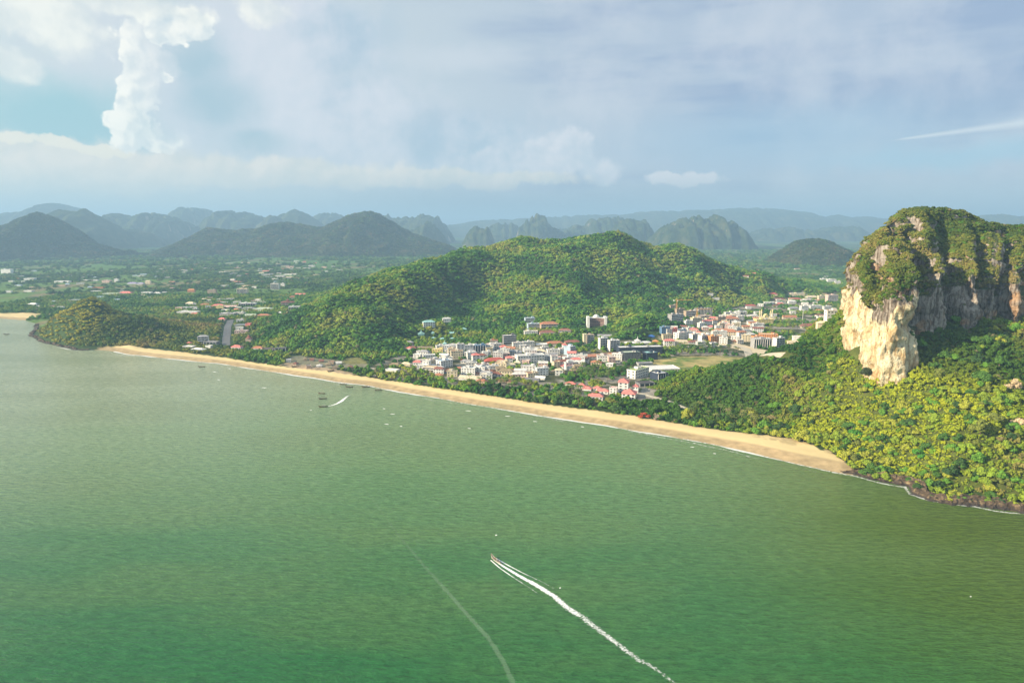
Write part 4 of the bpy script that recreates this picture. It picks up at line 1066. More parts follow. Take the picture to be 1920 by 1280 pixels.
BUILDINGS = """
hotel|805 617 24 17 18|Wq|H|G|white five storey hotel standing alone on the wooded hillside
hotel|838 606 17 12 12|Ww|H|g|pale hotel half hidden by trees right of the lone white hillside hotel
house|790 631 12 8 10|qq|P|n|turquoise roofed house with a pointed spire below the lone hillside hotel
house|812 627 6 3 10|qq|H|n|tiny turquoise roofed hut just below the lone white hillside hotel
house|812 637 9 4 -10|qq|H|n|turquoise hut above the long brown market roof, left one of two
house|830 638 10 4 0|qq|H|n|turquoise hut above the large turquoise hall, right one of two
house|847 627 9 4 10|Wq|G|n|pale turquoise bungalow among trees under the half hidden pale hotel
house|870 620 12 6 15|qq|H|n|turquoise roofed house high on the slope, set apart to the right
house|848 638 9 4 0|lq|H|n|greenish roofed hut right of the two turquoise huts
market_hall|834 653 31 10 5|qq|P|n|large turquoise roofed hall with a spire behind the yellow building
hotel|864 666 16 21 18|ww|F|G|tall white and grey block with dark openings left of the long blue grey block
hotel|879 661 18 14 14|Wg|F|g|white left wing of the long block behind the tall white and grey block
hotel|901 660 21 14 14|bs|F|v|blue glass right wing of the long block behind the town
hotel|926 649 14 12 0|fo|F|b|small orange red hotel at the edge of the wood
house|767 645 14 6 0|zg|H|n|grey hipped roof house at the left edge of the town wood
shop_building|771 655 20 6 -15|mm|H|n|dark red roofed shed row left of the long brown market roof
shop_building|766 656 12 5 -15|Wa|H|g|bright red roofed white shop at the left end of the town
shop_building|787 664 15 6 -15|WW|F|n|low white roofed building below the bright red roofed shop
market_hall|797 655 32 6 -6|ee|G|n|long brown market roof in front of the turquoise hall
shop_building|820 663 21 9 -6|yc|F|g|yellow shop building with a cream roof in the left of the town
shop_building|805 674 24 9 15|WW|F|g|white rambling shop block below the yellow shop building
shop_building|832 669 18 6 -10|cW|G|n|low shop under a cream awning right of the yellow shop building
hotel|838 689 31 15 40 12|Ws|F|G|white slab with blue windows on its right face, turned to the street
hotel|805 697 26 10 -15|ct|F|b|beige stepped hotel among trees left of the orange roofed dark block
hotel|837 700 30 9 12|bf|H|g|dark blue walled block under an orange roof above the beach trees
house|866 694 21 6 10|tf|H|g|tan house with orange roof right of the white slab with blue windows
hotel|884 703 34 8 -15 20|pm|H|g|brown hipped roof building with a white skylight behind the cream hotel
hotel|880 714 46 10 -15|Wc|G|g|long white beach hotel with a cream yellow gabled roof
hotel|902 719 24 8 -20|pf|H|g|red brown hipped roof wing at the right end of the cream roofed hotel
hotel|893 680 16 19 18|Wa|H|G|narrow white and red tower house left of the dark red roofed hotel
hotel|929 681 41 12 14|fr|H|G|long red hotel with a dark red roof and rows of arches
shop_building|913 669 17 10 14|Ww|F|g|white building behind the left half of the long red hotel
shop_building|933 668 17 9 14|uW|F|b|dark fronted building with a white flat roof behind the long red hotel
house|950 671 15 9 18|pw|F|g|pale pink house between the red hotel and the big white hotel
shop_building|922 690 30 5 8|fo|H|n|row of low orange roofs in front of the long red hotel
house|921 701 28 8 12|df|H|g|long orange roofed block among dark hedges below the low orange roofs
hotel|946 718 28 8 -16|tm|H|g|peach walled building with a wide brown roof near the beach trees
shop_building|945 658 15 12 18|va|H|g|purple and white shop building with a small red roof
market_hall|733 699 26 5 -20|WW|F|n|white sheet roofed sheds at the left end of the beach town
house|760 686 21 7 -18|cc|H|g|cream house with a hipped roof above the white sheet roofed sheds
house|739 687 22 6 -20|te|H|n|brown thatched looking house behind the white sheet roofed sheds
house|821 707 17 6 -15|zf|H|n|small house with an orange roof just behind the beach trees
hotel|956 645 26 17 16|uW|F|b|dark block with white floor edges at the foot of the hill
shop_building|971 651 20 9 14|Wp|F|g|white shop row with a pink roof, left half
shop_building|992 650 22 10 14|wW|F|g|white shop row with grey front, right half
hotel|994 606 20 10 14|sW|F|b|grey blue hotel topmost of the stepped pair on the slope
hotel|1001 617 24 11 14|sW|F|b|grey blue hotel with white roof slab, lower of the stepped pair on the slope
hotel|996 628 26 8 8|Wc|F|g|white arched terrace building under the stepped grey blue pair
hotel|1031 616 36 15 12|tf|H|b|brown hotel with rows of balconies and a terracotta roof on the slope
hotel|1027 628 30 10 8|zm|H|b|low brown roofed wing under the balconied brown hotel
hotel|1059 627 24 12 -10|zm|H|b|brown roofed wing right of the balconied brown hotel
shop_building|1042 647 32 9 10|cf|H|g|cream row house with red hipped roofs, left one of two
shop_building|1075 645 31 9 6|cm|H|g|cream row house with brown red roofs, right one of two
shop_building|1016 649 22 6 14|cW|G|n|cream low building left of the cream row houses
hotel|1097 647 6 21 10|cW|F|n|slim cream stair tower against the brown block
hotel|1107 646 14 19 10|tc|F|b|narrow brown tower block with a cream top
market_hall|1134 633 27 7 -6|gg|G|n|grey gabled hall roof under the curved hotel
hotel|1132 655 18 22 20|Wb|F|b|white hotel with a blue pool on its roof
hotel|1152 658 22 21 20|Ww|F|b|white balconied apartment hotel right of the one with the roof pool
hotel|1202 663 86 14 8 16|nW|F|g|very long dark navy block with a pale roof line
hotel|1186 677 36 18 12 15|dl|F|G|dark grid fronted block standing before the long navy block
hotel|1223 675 26 16 14 15|nq|F|n|plain dark navy block with a pale pool deck on top
shop_building|1060 656 10 13 16|Wa|H|g|slim white house with a bright red hipped roof
office_building|1073 666 21 18 45 12|sW|F|b|blue grey glass office with a white roof in the town centre
shop_building|1039 662 26 7 14|Wp|F|g|white shop row behind the big white hotel
hotel|990 663 17 10 16|WW|F|g|white upper block rising behind the big white hotel
hotel|996 681 56 17 16 15|Ww|F|G|big white six storey hotel with rows of small windows
market_hall|1108 672 48 9 6 18|Wf|G|o|long brown roofed market hall in the town centre
market_hall|1149 668 33 8 6 16|Wf|G|o|brown roofed market hall under the white apartment hotel
shop_building|1058 673 22 5 12|mm|H|n|dark brown hipped roof beside the long market hall
shop_building|1079 677 20 8 14|WW|F|g|low white building at the left end of the long market hall
shop_building|1060 677 21 5 -18|cW|F|n|long low white building with sloping cream wall
pavilion|1077 700 17 7 0|ke|C|n|round thatched pavilion with a tiered conical roof
pavilion|1046 701 28 7 4|ye|H|n|green thatched hall with yellow gables left of the tiered pavilion
pavilion|1098 695 20 4 0|ke|H|n|low green thatched roof right of the tiered pavilion
house|1014 703 26 10 20|Wg|F|g|white and grey stepped building with a yellow stair top
house|1017 696 7 7 10|yy|F|n|small yellow stair top above the white and grey stepped building
hotel|964 700 28 9 10|cf|H|b|cream hotel with an orange roof among dark trees
hotel|996 716 30 8 -14|gu|G|g|long grey gabled roof among the beach trees
house|1012 712 20 7 -14|WW|G|g|white roofed house behind the long grey gabled roof
hotel|1069 724 21 8 -18|Wa|H|g|red roofed white resort wing, leftmost of the red roofed resort
hotel|1090 727 16 9 -18|Wa|H|g|small red roofed resort block right of the leftmost wing
hotel|1100 733 19 9 -18|Wa|H|g|red roofed resort wing in the middle of the resort, set forward
hotel|1119 733 16 10 -18|Wa|H|g|small red roofed resort block behind the middle wings
hotel|1129 739 24 11 -18|Wa|H|g|red roofed resort wing with balconies next to the tall resort block
hotel|1149 741 16 15 -18|Wa|F|g|white square resort block with a flat roof
hotel|1168 738 24 30 -16 14|Wa|H|G|tallest red roofed white tower of the beach resort
hotel|1178 749 32 21 -18 16|Wa|H|G|large red roofed white block in front of the resort tower
hotel|1116 750 30 13 -14|Wa|H|G|long red roofed white resort wing nearest the beach
hotel|1191 737 13 18 -16|Wa|H|g|red roofed resort annex right of the tower
office_building|1204 707 46 18 48 13|WG|F|G|white ended blue building with a grass green roof
office_building|1249 698 60 11 10 26|WW|F|G|white flat roofed wing with a window strip behind the blue building
office_building|1243 711 32 14 30 16|nW|F|v|dark slate cube under a white roof beside the jungle
office_building|1211 686 30 6 12|gg|F|n|long thin grey roofed annex behind the grass roofed building
shed|1213 724 34 4 18 12|uk|F|o|black roofed car port beside the red roofed resort
hotel|1198 646 52 8 8|WW|P|g|white ornate hall with a white tiered roof and small spire
shed|1221 634 13 5 0|BB|H|n|bright blue tent like roof at the foot of the knoll
house|1230 643 10 6 0|oo|H|n|small orange hipped roof beside the white ornate hall
hotel|1248 629 19 15 18|bW|F|g|blue grey hotel right of the wooded knoll
shop_building|1264 627 15 11 16|ap|F|g|pink fronted shop block right of the blue grey hotel
shop_building|1280 626 16 9 16|sW|F|g|pale blue shop block in the shaded street
shop_building|1296 623 15 9 16|ww|F|g|grey white shop block right of the pale blue one
hotel|1281 638 29 15 38 12|Wp|F|G|white hotel with pink balconied right face
shop_building|1268 647 45 9 -8 20|cc|F|n|long low cream wall building behind the coconut palms
hotel|1304 640 20 15 36|Wo|F|v|white slab with orange top, left of the orange and white pair
hotel|1322 641 22 14 36|Wo|F|v|white slab with orange terraces, right of the orange and white pair
hotel|1343 642 28 13 20|oc|F|g|orange walled hotel with cream roof above the palms
hotel|1359 630 48 15 -14 16|cf|H|G|long cream hotel with a terracotta roof and dormers
hotel|1392 636 18 17 16|Wf|H|g|white block joining the long cream hotel and the orange hotel
shop_building|1359 614 16 9 10|WW|F|n|plain white box building in the middle of the right town
hotel|1264 581 16 9 16|tt|F|g|tan building frame highest on the slope beside the yellow crane
hotel|1276 590 18 11 16|tt|F|g|tan building frame in the middle of the building site
hotel|1269 605 28 17 22|gt|F|b|grey banded hotel slab at the foot of the building site
hotel|1295 596 22 14 14|tt|F|b|tan banded building frame beside the second crane
hotel|1321 589 31 12 10|uu|F|v|dark unfinished hall with a pale frame on the slope
hotel|1307 611 23 16 22|cc|F|g|cream hotel block in front of the second crane
hotel|1321 600 28 9 10|tp|F|b|long tan and pink building right of the cream hotel block
hotel|1328 611 19 13 20|Wa|H|g|white house with a red roof next to the cream hotel block
hotel|1341 608 12 11 16|Wf|H|g|slim white gable house in the row of the right town
hotel|1353 607 18 13 14|tm|F|g|brown town house in the row of the right town
hotel|1373 604 30 12 8|pf|H|b|long pink hotel with an orange red roof
hotel|1391 594 20 11 8|Wb|F|v|white and blue building at the forest edge
house|1408 575 22 5 4|pr|H|n|red roofed long house alone in the wood above the right town
house|1332 555 10 4 0|wW|F|n|white hut high on the hill slope, upper one of two
house|1343 563 12 4 0|wW|F|n|white hut on the hill slope, lower one of two
hotel|1421 650 20 20 6|oo|F|b|bright orange hotel with dark balconies in the right town
hotel|1441 641 34 16 -10|oc|F|g|orange rear wing with pale roofs behind the dark fin fronted block
apartment_building|1430 653 36 19 6|gW|F|v|dark grey apartment block with white fins
apartment_building|1462 655 22 22 24|Wu|F|b|white balconied apartment block at the edge of the jungle
shop_building|1434 609 34 12 6|yc|F|g|pale yellow building below the mosque
shop_building|1482 599 24 9 0|cf|G|g|cream building with an orange roof right of the mosque
hotel|1521 616 38 11 -10|cm|H|G|building with a large red brown hipped roof left of the limestone tower
hotel|1543 611 20 9 -6|cc|H|g|cream hipped roof house touching the limestone tower
house|1443 571 17 5 0|Ws|F|g|small white house with a bluish roof at the forest edge, far right town
house|1464 572 12 5 0|pa|H|n|small rose red roofed house beside the bluish roofed house
shop_building|1463 563 25 5 2|cm|H|g|long red roofed row in the far right town, left half
shop_building|1491 562 26 5 2|cr|H|g|long red roofed row in the far right town, right half
house|1486 569 15 7 5|WW|H|g|white round cornered house before the long red roofed row
hotel|1490 583 20 9 6|Wg|H|g|white building with a grey hipped roof behind the tall lamp mast
house|1509 585 16 12 10|WW|F|g|white flat roofed house right of the tall lamp mast
house|1530 581 24 9 8|Ww|F|g|white row in the far right town beside the lamp mast
house|1552 584 16 10 8|wv|F|g|lilac grey house near the limestone tower
hotel|1560 595 21 13 6|Wa|F|g|white house with a red band near the limestone tower
house|1496 555 28 6 4|cW|F|n|long cream low building farthest back of the right town
house|1524 561 22 8 6|Wc|H|g|cream white building in the back row of the right town
house|1542 563 15 9 6|cc|F|g|cream flat building left of the banded tan slab
hotel|1561 567 21 15 8|pt|F|b|tan banded slab right at the limestone tower
house|1449 553 18 5 0|pr|H|n|long red roofed house at the far edge of the right town
house|1545 527 12 5 0|WW|F|n|small white house far behind the right town, left of three
house|1560 531 16 8 0|WW|F|g|white building far behind the right town, middle of three
house|1571 534 10 7 0|wW|F|n|grey white building far behind the right town, right of three
house|1500 637 26 4 -12|WW|F|n|long low white roof behind the jungle ridge
house|1487 647 20 4 -12|cW|F|n|long low cream wall behind the jungle ridge
market_hall|355 573 20 8 -20|Wc|H|g|white house with a pale roof at the left end of the far town
house|360 579 22 5 -6|gg|H|n|grey hipped roof before the white left end house of the far town
shop_building|383 574 21 6 4|pf|H|n|red roofed shop row in the far town, leftmost
shop_building|408 576 25 7 6|ca|H|g|pink roofed shop row in the far town behind the yellow house
shop_building|412 581 14 8 6|yc|F|n|yellow walled shop house in the far town
shop_building|432 578 24 7 8|pp|G|g|rose coloured gabled roof in the far town
market_hall|463 575 31 8 4|WW|F|o|long white flat roofed hall in the far town
market_hall|465 580 24 5 0|gg|H|n|grey roofed hall before the long white flat roofed hall
market_hall|491 582 42 8 -8 26|ll|H|n|very wide grey green hipped roof of the far town
shop_building|350 589 40 6 -5|wW|F|n|long low white building at the lower left edge of the far town
shop_building|425 594 30 8 -8|gW|F|g|grey shop block with a pale roof below the yellow walled shop house
shop_building|448 592 20 7 -8|wg|F|g|grey white shop block before the rose gabled roof
market_hall|469 593 20 5 0|ll|G|n|light green gabled roof under the very wide grey green roof
house|493 594 26 6 -5|zf|H|n|brown red roofed house at the right edge of the far town
house|415 601 14 6 -10|pa|H|n|single red roofed house above the road on the left
house|450 606 14 7 10|Wp|F|g|white house right of the top of the left road
house|451 613 22 5 6|gs|F|n|blue grey flat roof right of the left road
house|465 613 9 6 0|aa|F|n|small bright red house right of the left road
house|449 620 14 6 6|WW|F|g|white flat roofed house right of the left road
apartment_building|452 628 24 9 6|pW|F|g|pinkish three storey house right of the middle of the left road
house|381 643 20 16 14|Wg|H|b|tall white house with a grey pyramid roof left of the road
shed|394 648 28 8 -12|ug|F|o|dark open shed before the tall white house with a pyramid roof
house|353 646 9 5 0|pa|H|n|tiny red roofed house left of the tall pyramid roofed house
shed|352 654 23 4 -15|wW|F|o|low white roofed beach hall, upper one of the left pair
shed|369 658 27 6 -15|WW|H|o|white tent like beach hall beside the sand
shed|390 653 12 4 -12|WW|F|n|small white roof right of the beach halls
house|442 656 22 10 -14|Wa|H|g|white house with a red roof at the lower end of the left road
house|482 656 23 7 -12|wf|H|n|house with an orange roof above the left beach
shed|506 658 26 7 -12|uk|G|o|dark sheet roofed shed above the left beach, left one
shed|526 660 20 8 6|uu|F|o|dark blue grey sheet roofed shed above the left beach, right one
house|540 574 26 12 16|pm|P|g|pinkish stepped temple like house on the hill flank
house|549 563 12 9 16|cf|H|n|upper pinkish pavilion above the stepped temple like house
house|562 554 20 5 -8|Wa|G|n|white building with a red roof above the stepped temple like house
hotel|555 583 28 9 14|WW|F|v|white columned building beside the foot of the central hill
house|525 590 9 6 5|WW|H|n|small white house below the white columned building
pavilion|466 642 11 9 0|zm|C|n|round brown roofed pavilion above the orange roofed house
hotel|454 552 20 12 -6|cy|F|v|tan tower block standing alone above the far town
hotel|515 543 16 12 -6|wW|F|v|grey white tower block right of the lone tan tower block
house|530 539 8 8 -6|wW|F|n|small grey white block right beside the grey white tower block
house|397 552 16 9 0|tp|F|g|tan house above the far town behind dark trees
house|358 548 13 7 0|fo|H|n|orange house alone in the trees above the far town
house|11 513 20 9 -5|WW|F|n|large white building at the left edge below the dark steep hill
house|54 525 19 4 0|WW|F|n|long white roof on the plain at the far left
house|43 530 6 3 0|WW|F|n|small white roof below the long white roof at the far left
house|115 530 28 4 -3|WW|F|n|long broken white roof row on the plain above the left headland
house|176 527 13 3 0|WW|F|n|bright white roof alone on the plain above the left headland
house|199 530 16 5 0|pw|F|n|pinkish building group beyond the left headland
house|218 529 8 6 0|WW|F|n|small white block right of the pinkish building group
house|247 533 18 5 0|wv|H|n|lilac grey houses beyond the left headland, left part
house|263 534 12 5 0|wv|H|n|lilac grey houses beyond the left headland, right part
house|277 532 10 7 0|cc|H|n|cream gabled house right of the lilac grey houses
house|206 554 32 5 -8|ll|F|n|grey green low roof behind the top of the left headland
hotel|234 553 25 8 -4|Wa|H|g|white school like building with a red roof behind the left headland
house|274 552 18 5 0|WW|F|n|white roof row right of the red roofed school like building, left part
house|294 552 13 5 0|WW|H|n|white roof row right of the red roofed school like building, middle part
house|308 551 7 4 0|WW|F|n|white roof row right of the red roofed school like building, right part
hotel|60 574 18 7 -8|WW|H|g|white row of gabled houses behind the far left beach
house|71 576 6 3 0|WW|F|n|small white house right of the gabled row at the far left beach
house|112 578 12 3 0|WW|F|n|low white roof left of the top of the headland
house|98 576 9 3 0|tt|F|n|low tan roof left of the headland near the far beach
house|183 541 20 3 0|ff|F|n|flat orange brown roof above the left headland
"""
for _ln in BUILDINGS.strip().splitlines():
    building(_ln)

LANDMARKS = [(811, 617, "lone white hillside hotel"), (834, 652, "turquoise hall"), (820, 661, "yellow shop building"), (797, 655, "long brown market roof"), (838, 688, "white slab with blue windows"),
 (880, 713, "cream roofed beach hotel"), (929, 680, "long red hotel"), (893, 678, "white and red tower house"), (996, 680, "big white six storey hotel"), (1073, 665, "blue grey glass office"), (1108, 671, "long market hall"),
 (1077, 699, "tiered thatched pavilion"), (1132, 655, "hotel with the roof pool"), (956, 645, "dark block with white edges"), (1042, 646, "cream row houses"), (1107, 646, "narrow brown tower block"), (1170, 738, "red roofed resort tower"),
 (1198, 646, "white ornate hall"), (1248, 628, "blue grey knoll hotel"), (1281, 637, "hotel with the pink face"), (1313, 640, "orange and white slabs"), (1359, 629, "long cream hotel with dormers"), (1307, 610, "cream hotel by the crane"),
 (1269, 604, "grey banded hotel slab"), (1373, 603, "long pink hotel"), (1391, 594, "blue forest edge building"), (1421, 649, "bright orange hotel"), (1462, 654, "white balconied apartments"), (1434, 608, "pale yellow building"), (1439, 600, "mosque"),
 (1504, 608, "tall lamp mast"), (1521, 615, "large red brown roof"), (1477, 562, "long red roofed row"), (1561, 566, "banded tan slab"), (1496, 554, "long cream back row building"), (1391, 520, "central hill's right end"), (1480, 500, "dome shaped hill"),
 (355, 572, "pale roofed left end house"), (412, 580, "yellow walled shop house"), (463, 575, "long white flat roofed hall"), (491, 581, "very wide grey green roof"), (437, 592, "grey shop blocks"), (383, 573, "leftmost red roofed shop row"),
 (454, 551, "lone tan tower block"), (515, 543, "grey white tower block"), (397, 551, "tan house above town"), (358, 547, "lone orange house"), (540, 573, "stepped temple like house"), (11, 513, "large white left edge building"),
 (54, 525, "long white far left roof"), (115, 529, "broken white roof row"), (176, 527, "bright white lone roof"), (234, 552, "red roofed school"), (263, 534, "lilac grey houses"), (60, 573, "far beach gabled row"), (294, 551, "white roof row"), (430, 500, "middle of the plain village"), (560, 500, "foot of the wooded summit"), (350, 500, "wooded summit's left foot"), (620, 510, "central hill's left tail"), (600, 680, "beach hut yard"), (550, 685, "beached dark boat")]
_seen = {}
# fillers: the small roofs that crowd between the named ones
R = random.Random(5)
def fill(poly, n, cols, hr, wr, desc, group, name='house', rot=(-20, 25), mind=9):
    word_ = 'shop' if name[0] == 's' else 'house'
    P = np.array([ground(a, b, 5)[:2] for a, b in poly]); c = 0; tries = 0
    lo = P.min(0); hi = P.max(0)
    while c < n and tries < 4000:
        tries += 1
        x = R.uniform(lo[0], hi[0]); y = R.uniform(lo[1], hi[1])
        if not inpoly(np.array([x]), np.array([y]), P)[0]:
            continue
        if any((x - f[0]) ** 2 + (y - f[1] - f[5] / 2) ** 2 < (f[4] * .8 + mind) ** 2 for f in FOOTPRINTS):
            continue
        # pixel of this ground point
        v = np.array([x, y, 5 - CAM_H]); cz = v[1] * math.cos(PITCH) - v[2] * math.sin(PITCH); cy = v[1] * math.sin(PITCH) + v[2] * math.cos(PITCH)
        px = 960 + 1280 * v[0] / cz; py = 640 - 1280 * cy / cz
        wc, rc = R.choice(cols)
        rk = R.choice('HGF') if rc != 'W' else 'F'
        w = R.uniform(*wr) * 1280 / cz; h = R.uniform(*hr) * 1280 / cz
        kind = {'H': 'hipped', 'G': 'gabled', 'F': 'flat'}[rk]
        cn = {'a': 'red', 'f': 'orange', 'm': 'dark red', 'e': 'brown', 'W': 'white', 'w': 'greyish', 'g': 'grey', 'c': 'cream', 's': 'bluish', 'l': 'greenish', 't': 'tan', 'o': 'orange', 'u': 'dark'}[rc]
        L = min(LANDMARKS, key=lambda q: (q[0] - px) ** 2 + 6 * (q[1] - py) ** 2)
        dx, dy = px - L[0], (py - L[1]) * 2.2
        dr = ("right of" if dx > 0 else "left of") if abs(dx) > abs(dy) else ("in front of" if dy > 0 else "behind")
        if abs(dx) > 3 * abs(dy) and abs(dx) > 26: dr = "far " + dr
        hm = h * cz / 1280
        sw = "tall" if hm > 10 else "low" if hm < 6 else "squat" if w / h > 2.4 else "small"
        desc = f"{dr} the {L[2]}"
        wn = {'W': 'white', 'c': 'cream', 'p': 'pink', 'w': 'greyish', 't': 'tan', 'z': 'brown', 's': 'bluish', 'g': 'grey'}.get(wc, 'pale')
        word_ = wn + " " + ('shop' if name[0] == 's' else 'house')
        lab = f"{sw} {word_}, {cn} {kind} roof, {desc}"
        if _seen.get(lab, group) != group: lab = lab.replace(" house,", " cottage,")
        _seen[lab] = group
        building(f"{name}|{px:.1f} {py:.1f} {w:.1f} {h:.1f} {R.uniform(*rot):.0f}|{wc}{rc}|{rk}|{'g' if h * cz / 1280 > 6 else 'n'}|{lab}|{group}")
        c += 1
C1 = ['Wa', 'cf', 'WW', 'pw', 'Wg', 'Wm', 'ce', 'WW', 'Wc', 'wW']
fill([(775, 692), (775, 668), (845, 655), (1000, 655), (1160, 672), (1150, 690), (1000, 712), (870, 712)], 110, C1, (6, 12), (10, 20), "in the crowded middle of the beach town", "small houses in the beach town", name="shop_building", mind=4)  # small houses, though they carry the shops' name and category
fill([(1240, 655), (1250, 625), (1290, 605), (1400, 590), (1440, 600), (1420, 640), (1350, 652)], 75, C1, (6, 13), (11, 20), "in the streets of the right town", "small houses in the right town", name="shop_building", mind=6)  # houses too, sharing name and category with the shops
fill([(1440, 600), (1400, 580), (1460, 565), (1560, 550), (1570, 600), (1500, 600)], 26, C1, (3.5, 7), (10, 20), "among the trees of the far right town", "small houses in the far right town")
fill([(330, 590), (340, 570), (400, 560), (500, 562), (520, 590), (440, 600)], 36, C1 + ['pa'], (3.5, 7), (10, 20), "packed into the far town", "small houses in the far town")
fill([(540, 690), (535, 676), (560, 672), (640, 682), (680, 692), (640, 694)], 12, ['te', 'zg', 'ww', 'tm'], (3.2, 4), (5, 9), "in the cluttered yard behind the left beach", "huts in the cluttered yard")
fill([(400, 540), (420, 505), (440, 495), (560, 490), (560, 520), (480, 545)], 46, C1 + ['pa', 'gg', 'ws'], (4, 8), (14, 32), "in the loose village on the plain", "small houses on the plain", rot=(-15, 15), mind=14)
fill([(330, 515), (335, 494), (470, 492), (420, 510)], 22, C1 + ['ws'], (4, 7), (14, 36), "in the row below the wooded summit", "small houses below the summit", rot=(-10, 10), mind=14)
fill([(480, 520), (500, 492), (640, 492), (640, 525)], 20, ['WW', 'wW', 'cW', 'pa'], (4, 9), (16, 40), "scattered right of the plain village", "small houses right of the plain village", rot=(-10, 10), mind=20)
fill([(0, 575), (0, 505), (330, 505), (330, 560)], 42, ['WW', 'wW', 'Wg', 'pf', 'tt', 'ws'], (3.5, 6), (12, 30), "scattered over the left plain", "small houses on the left plain", rot=(-10, 10), mind=24)
fill([(1390, 535), (1380, 495), (1560, 500), (1565, 540)], 10, ['Wf', 'WW', 'pa'], (4, 6), (16, 30), "on the plain right of the central hill", "small houses on the right plain", rot=(-10, 10), mind=24)

# ---- mosque
def mosque():
    p = hit(1439, 602)
    s = (p[1] + 20) / 1280.0
    t = obj("mosque", None, loc=p, label="pale mosque with a dome and four slim minarets", category="mosque")
    FOOTPRINTS.append((p[0], p[1], 1, 0, 20, 24, 8))
    mw = wall_mat(COL['c']); W = 30 * s / 2
    obj("wall", MB().box(-W, W, 0, 22, -4, 7).data("wall", mw), t)
    mb = MB()
    n = 12
    R0 = 6.0
    V = []; F = []
    for j in range(7):
        a = j / 6 * math.pi / 2
        for k in range(n):
            V.append((R0 * math.cos(a) * math.cos(2 * math.pi * k / n), 11 + R0 * math.cos(a) * math.sin(2 * math.pi * k / n), 7.0 + R0 * 1.25 * math.sin(a)))
    for j in range(6):
        for k in range(n):
            F.append((j * n + k, j * n + (k + 1) % n, (j + 1) * n + (k + 1) % n, (j + 1) * n + k))
    mb.add(V, F)
    obj("dome", mb.data("dome", wall_mat(COL['y']), smooth=True), t)
    for dx, dy in ((-W, 1), (-W * .36, 20), (W * .34, 1), (W, 20)):
        m1 = MB().bar((dx, dy, 0), (dx, dy, 19), 1.5, n=8, r2=1.2)
        m1.bar((dx, dy, 14.5), (dx, dy, 15.5), 2.1, n=8)
        mi = obj("minaret", m1.data("minaret", mw), t)
        obj("minaret_cap", MB().bar((dx, dy, 19.01), (dx, dy, 23.5), 1.5, n=8, r2=.1).data("minaret_cap", wall_mat(COL['y'])), mi)
mosque()
# ---- tower cranes
M_CRANE = wall_mat((.80, .42, .10), .5, 'crane')
def crane(px, base, top, jl, jr, label):
    p = hit(px, base); Yc = p[1] * math.cos(PITCH) + (CAM_H - p[2]) * math.sin(PITCH); s = Yc / 1280
    h = (base - top) * s
    t = obj("tower_crane", None, loc=p, label=label, category="crane")
    m1 = MB(); r = 1.0
    for a, b in ((-r, -r), (r, -r), (r, r), (-r, r)):
        m1.bar((a, b, 0), (a, b, h), .22, n=4)
    k = 0
    while k < h - 2:
        m1.bar((-r, -r, k), (r, -r, k + 2), .14, n=4); m1.bar((r, r, k), (-r, r, k + 2), .14, n=4)
        m1.bar((-r, r, k), (-r, -r, k + 2), .14, n=4); m1.bar((r, -r, k), (r, r, k + 2), .14, n=4)
        k += 2
    obj("mast", m1.data("mast", M_CRANE), t)
    jb = MB()
    L = jr * s; l = jl * s
    for y, z in ((-.7, h), (.7, h), (0, h + 1.6)):
        jb.bar((0, y, z), (L, y * .6, z if z < h + 1 else h + .9), .2, n=4)
    x = 0
    while x < L - 2:
        jb.bar((x, -.7, h), (x + 1, 0, h + 1.5), .12, n=4); jb.bar((x + 1, 0, h + 1.5), (x + 2, .7, h), .12, n=4); x += 2
    obj("jib", jb.data("jib", M_CRANE), t)
    cb = MB(); cb.bar((0, -.6, h), (-l, -.6, h), .22, n=4); cb.bar((0, .6, h), (-l, .6, h), .22, n=4)
    obj("counter_jib", cb.data("counter_jib", M_CRANE), t)
    obj("counterweight", MB().box(-l - .5, -l + 2.2, -1.1, 1.1, h - 2.2, h + .6).data("counterweight", wall_mat(COL['W'])), t)
    cp = MB().bar((0, 0, h), (0, 0, h + 4.5), .8, n=4, r2=.1); cp.bar((0, 0, h + 4.5), (L * .75, 0, h + 1.3), .08, n=3); cp.bar((0, 0, h + 4.5), (-l * .9, 0, h + .3), .08, n=3)
    obj("tower_head", cp.data("tower_head", M_CRANE), t)
    obj("cab", MB().box(.9, 2.6, -1.9, -.9, h - 2.2, h - .2).data("cab", wall_mat(COL['W'])), t)
crane(1268, 588, 563, 6, 31, "yellow tower crane with a long jib above the tan building frames")
crane(1306, 606, 580, 6, 26, "smaller tower crane standing before the dark unfinished hall")
# ---- lamp mast and mobile mast
def mast(px, base, top, label, name, cat):
    p = hit(px, base); s = p[1] / 1280; h = (base - top) * s
    t = obj(name, None, loc=p, label=label, category=cat)
    obj("pole", MB().bar((0, 0, -2), (0, 0, h), .6, n=8, r2=.4).data("pole", wall_mat(COL['w'])), t)
    hd = MB()
    for k in range(6):
        a = k * math.pi / 3
        hd.box(1.6 * math.cos(a) - .5, 1.6 * math.cos(a) + .5, 1.6 * math.sin(a) - .5, 1.6 * math.sin(a) + .5, h - .6, h + .6)
    hd.bar((0, 0, h - .2), (0, 0, h + .2), 1.6, n=8)
    obj("lamp_head", hd.data("lamp_head", wall_mat(COL['W'])), t)
mast(1504, 612, 581, "tall pale lamp mast above the trees left of the limestone tower", "lamp_mast", "lamp mast")
mast(1137, 610, 594, "white round mast beside the curved hotel", "lamp_mast", "mast")
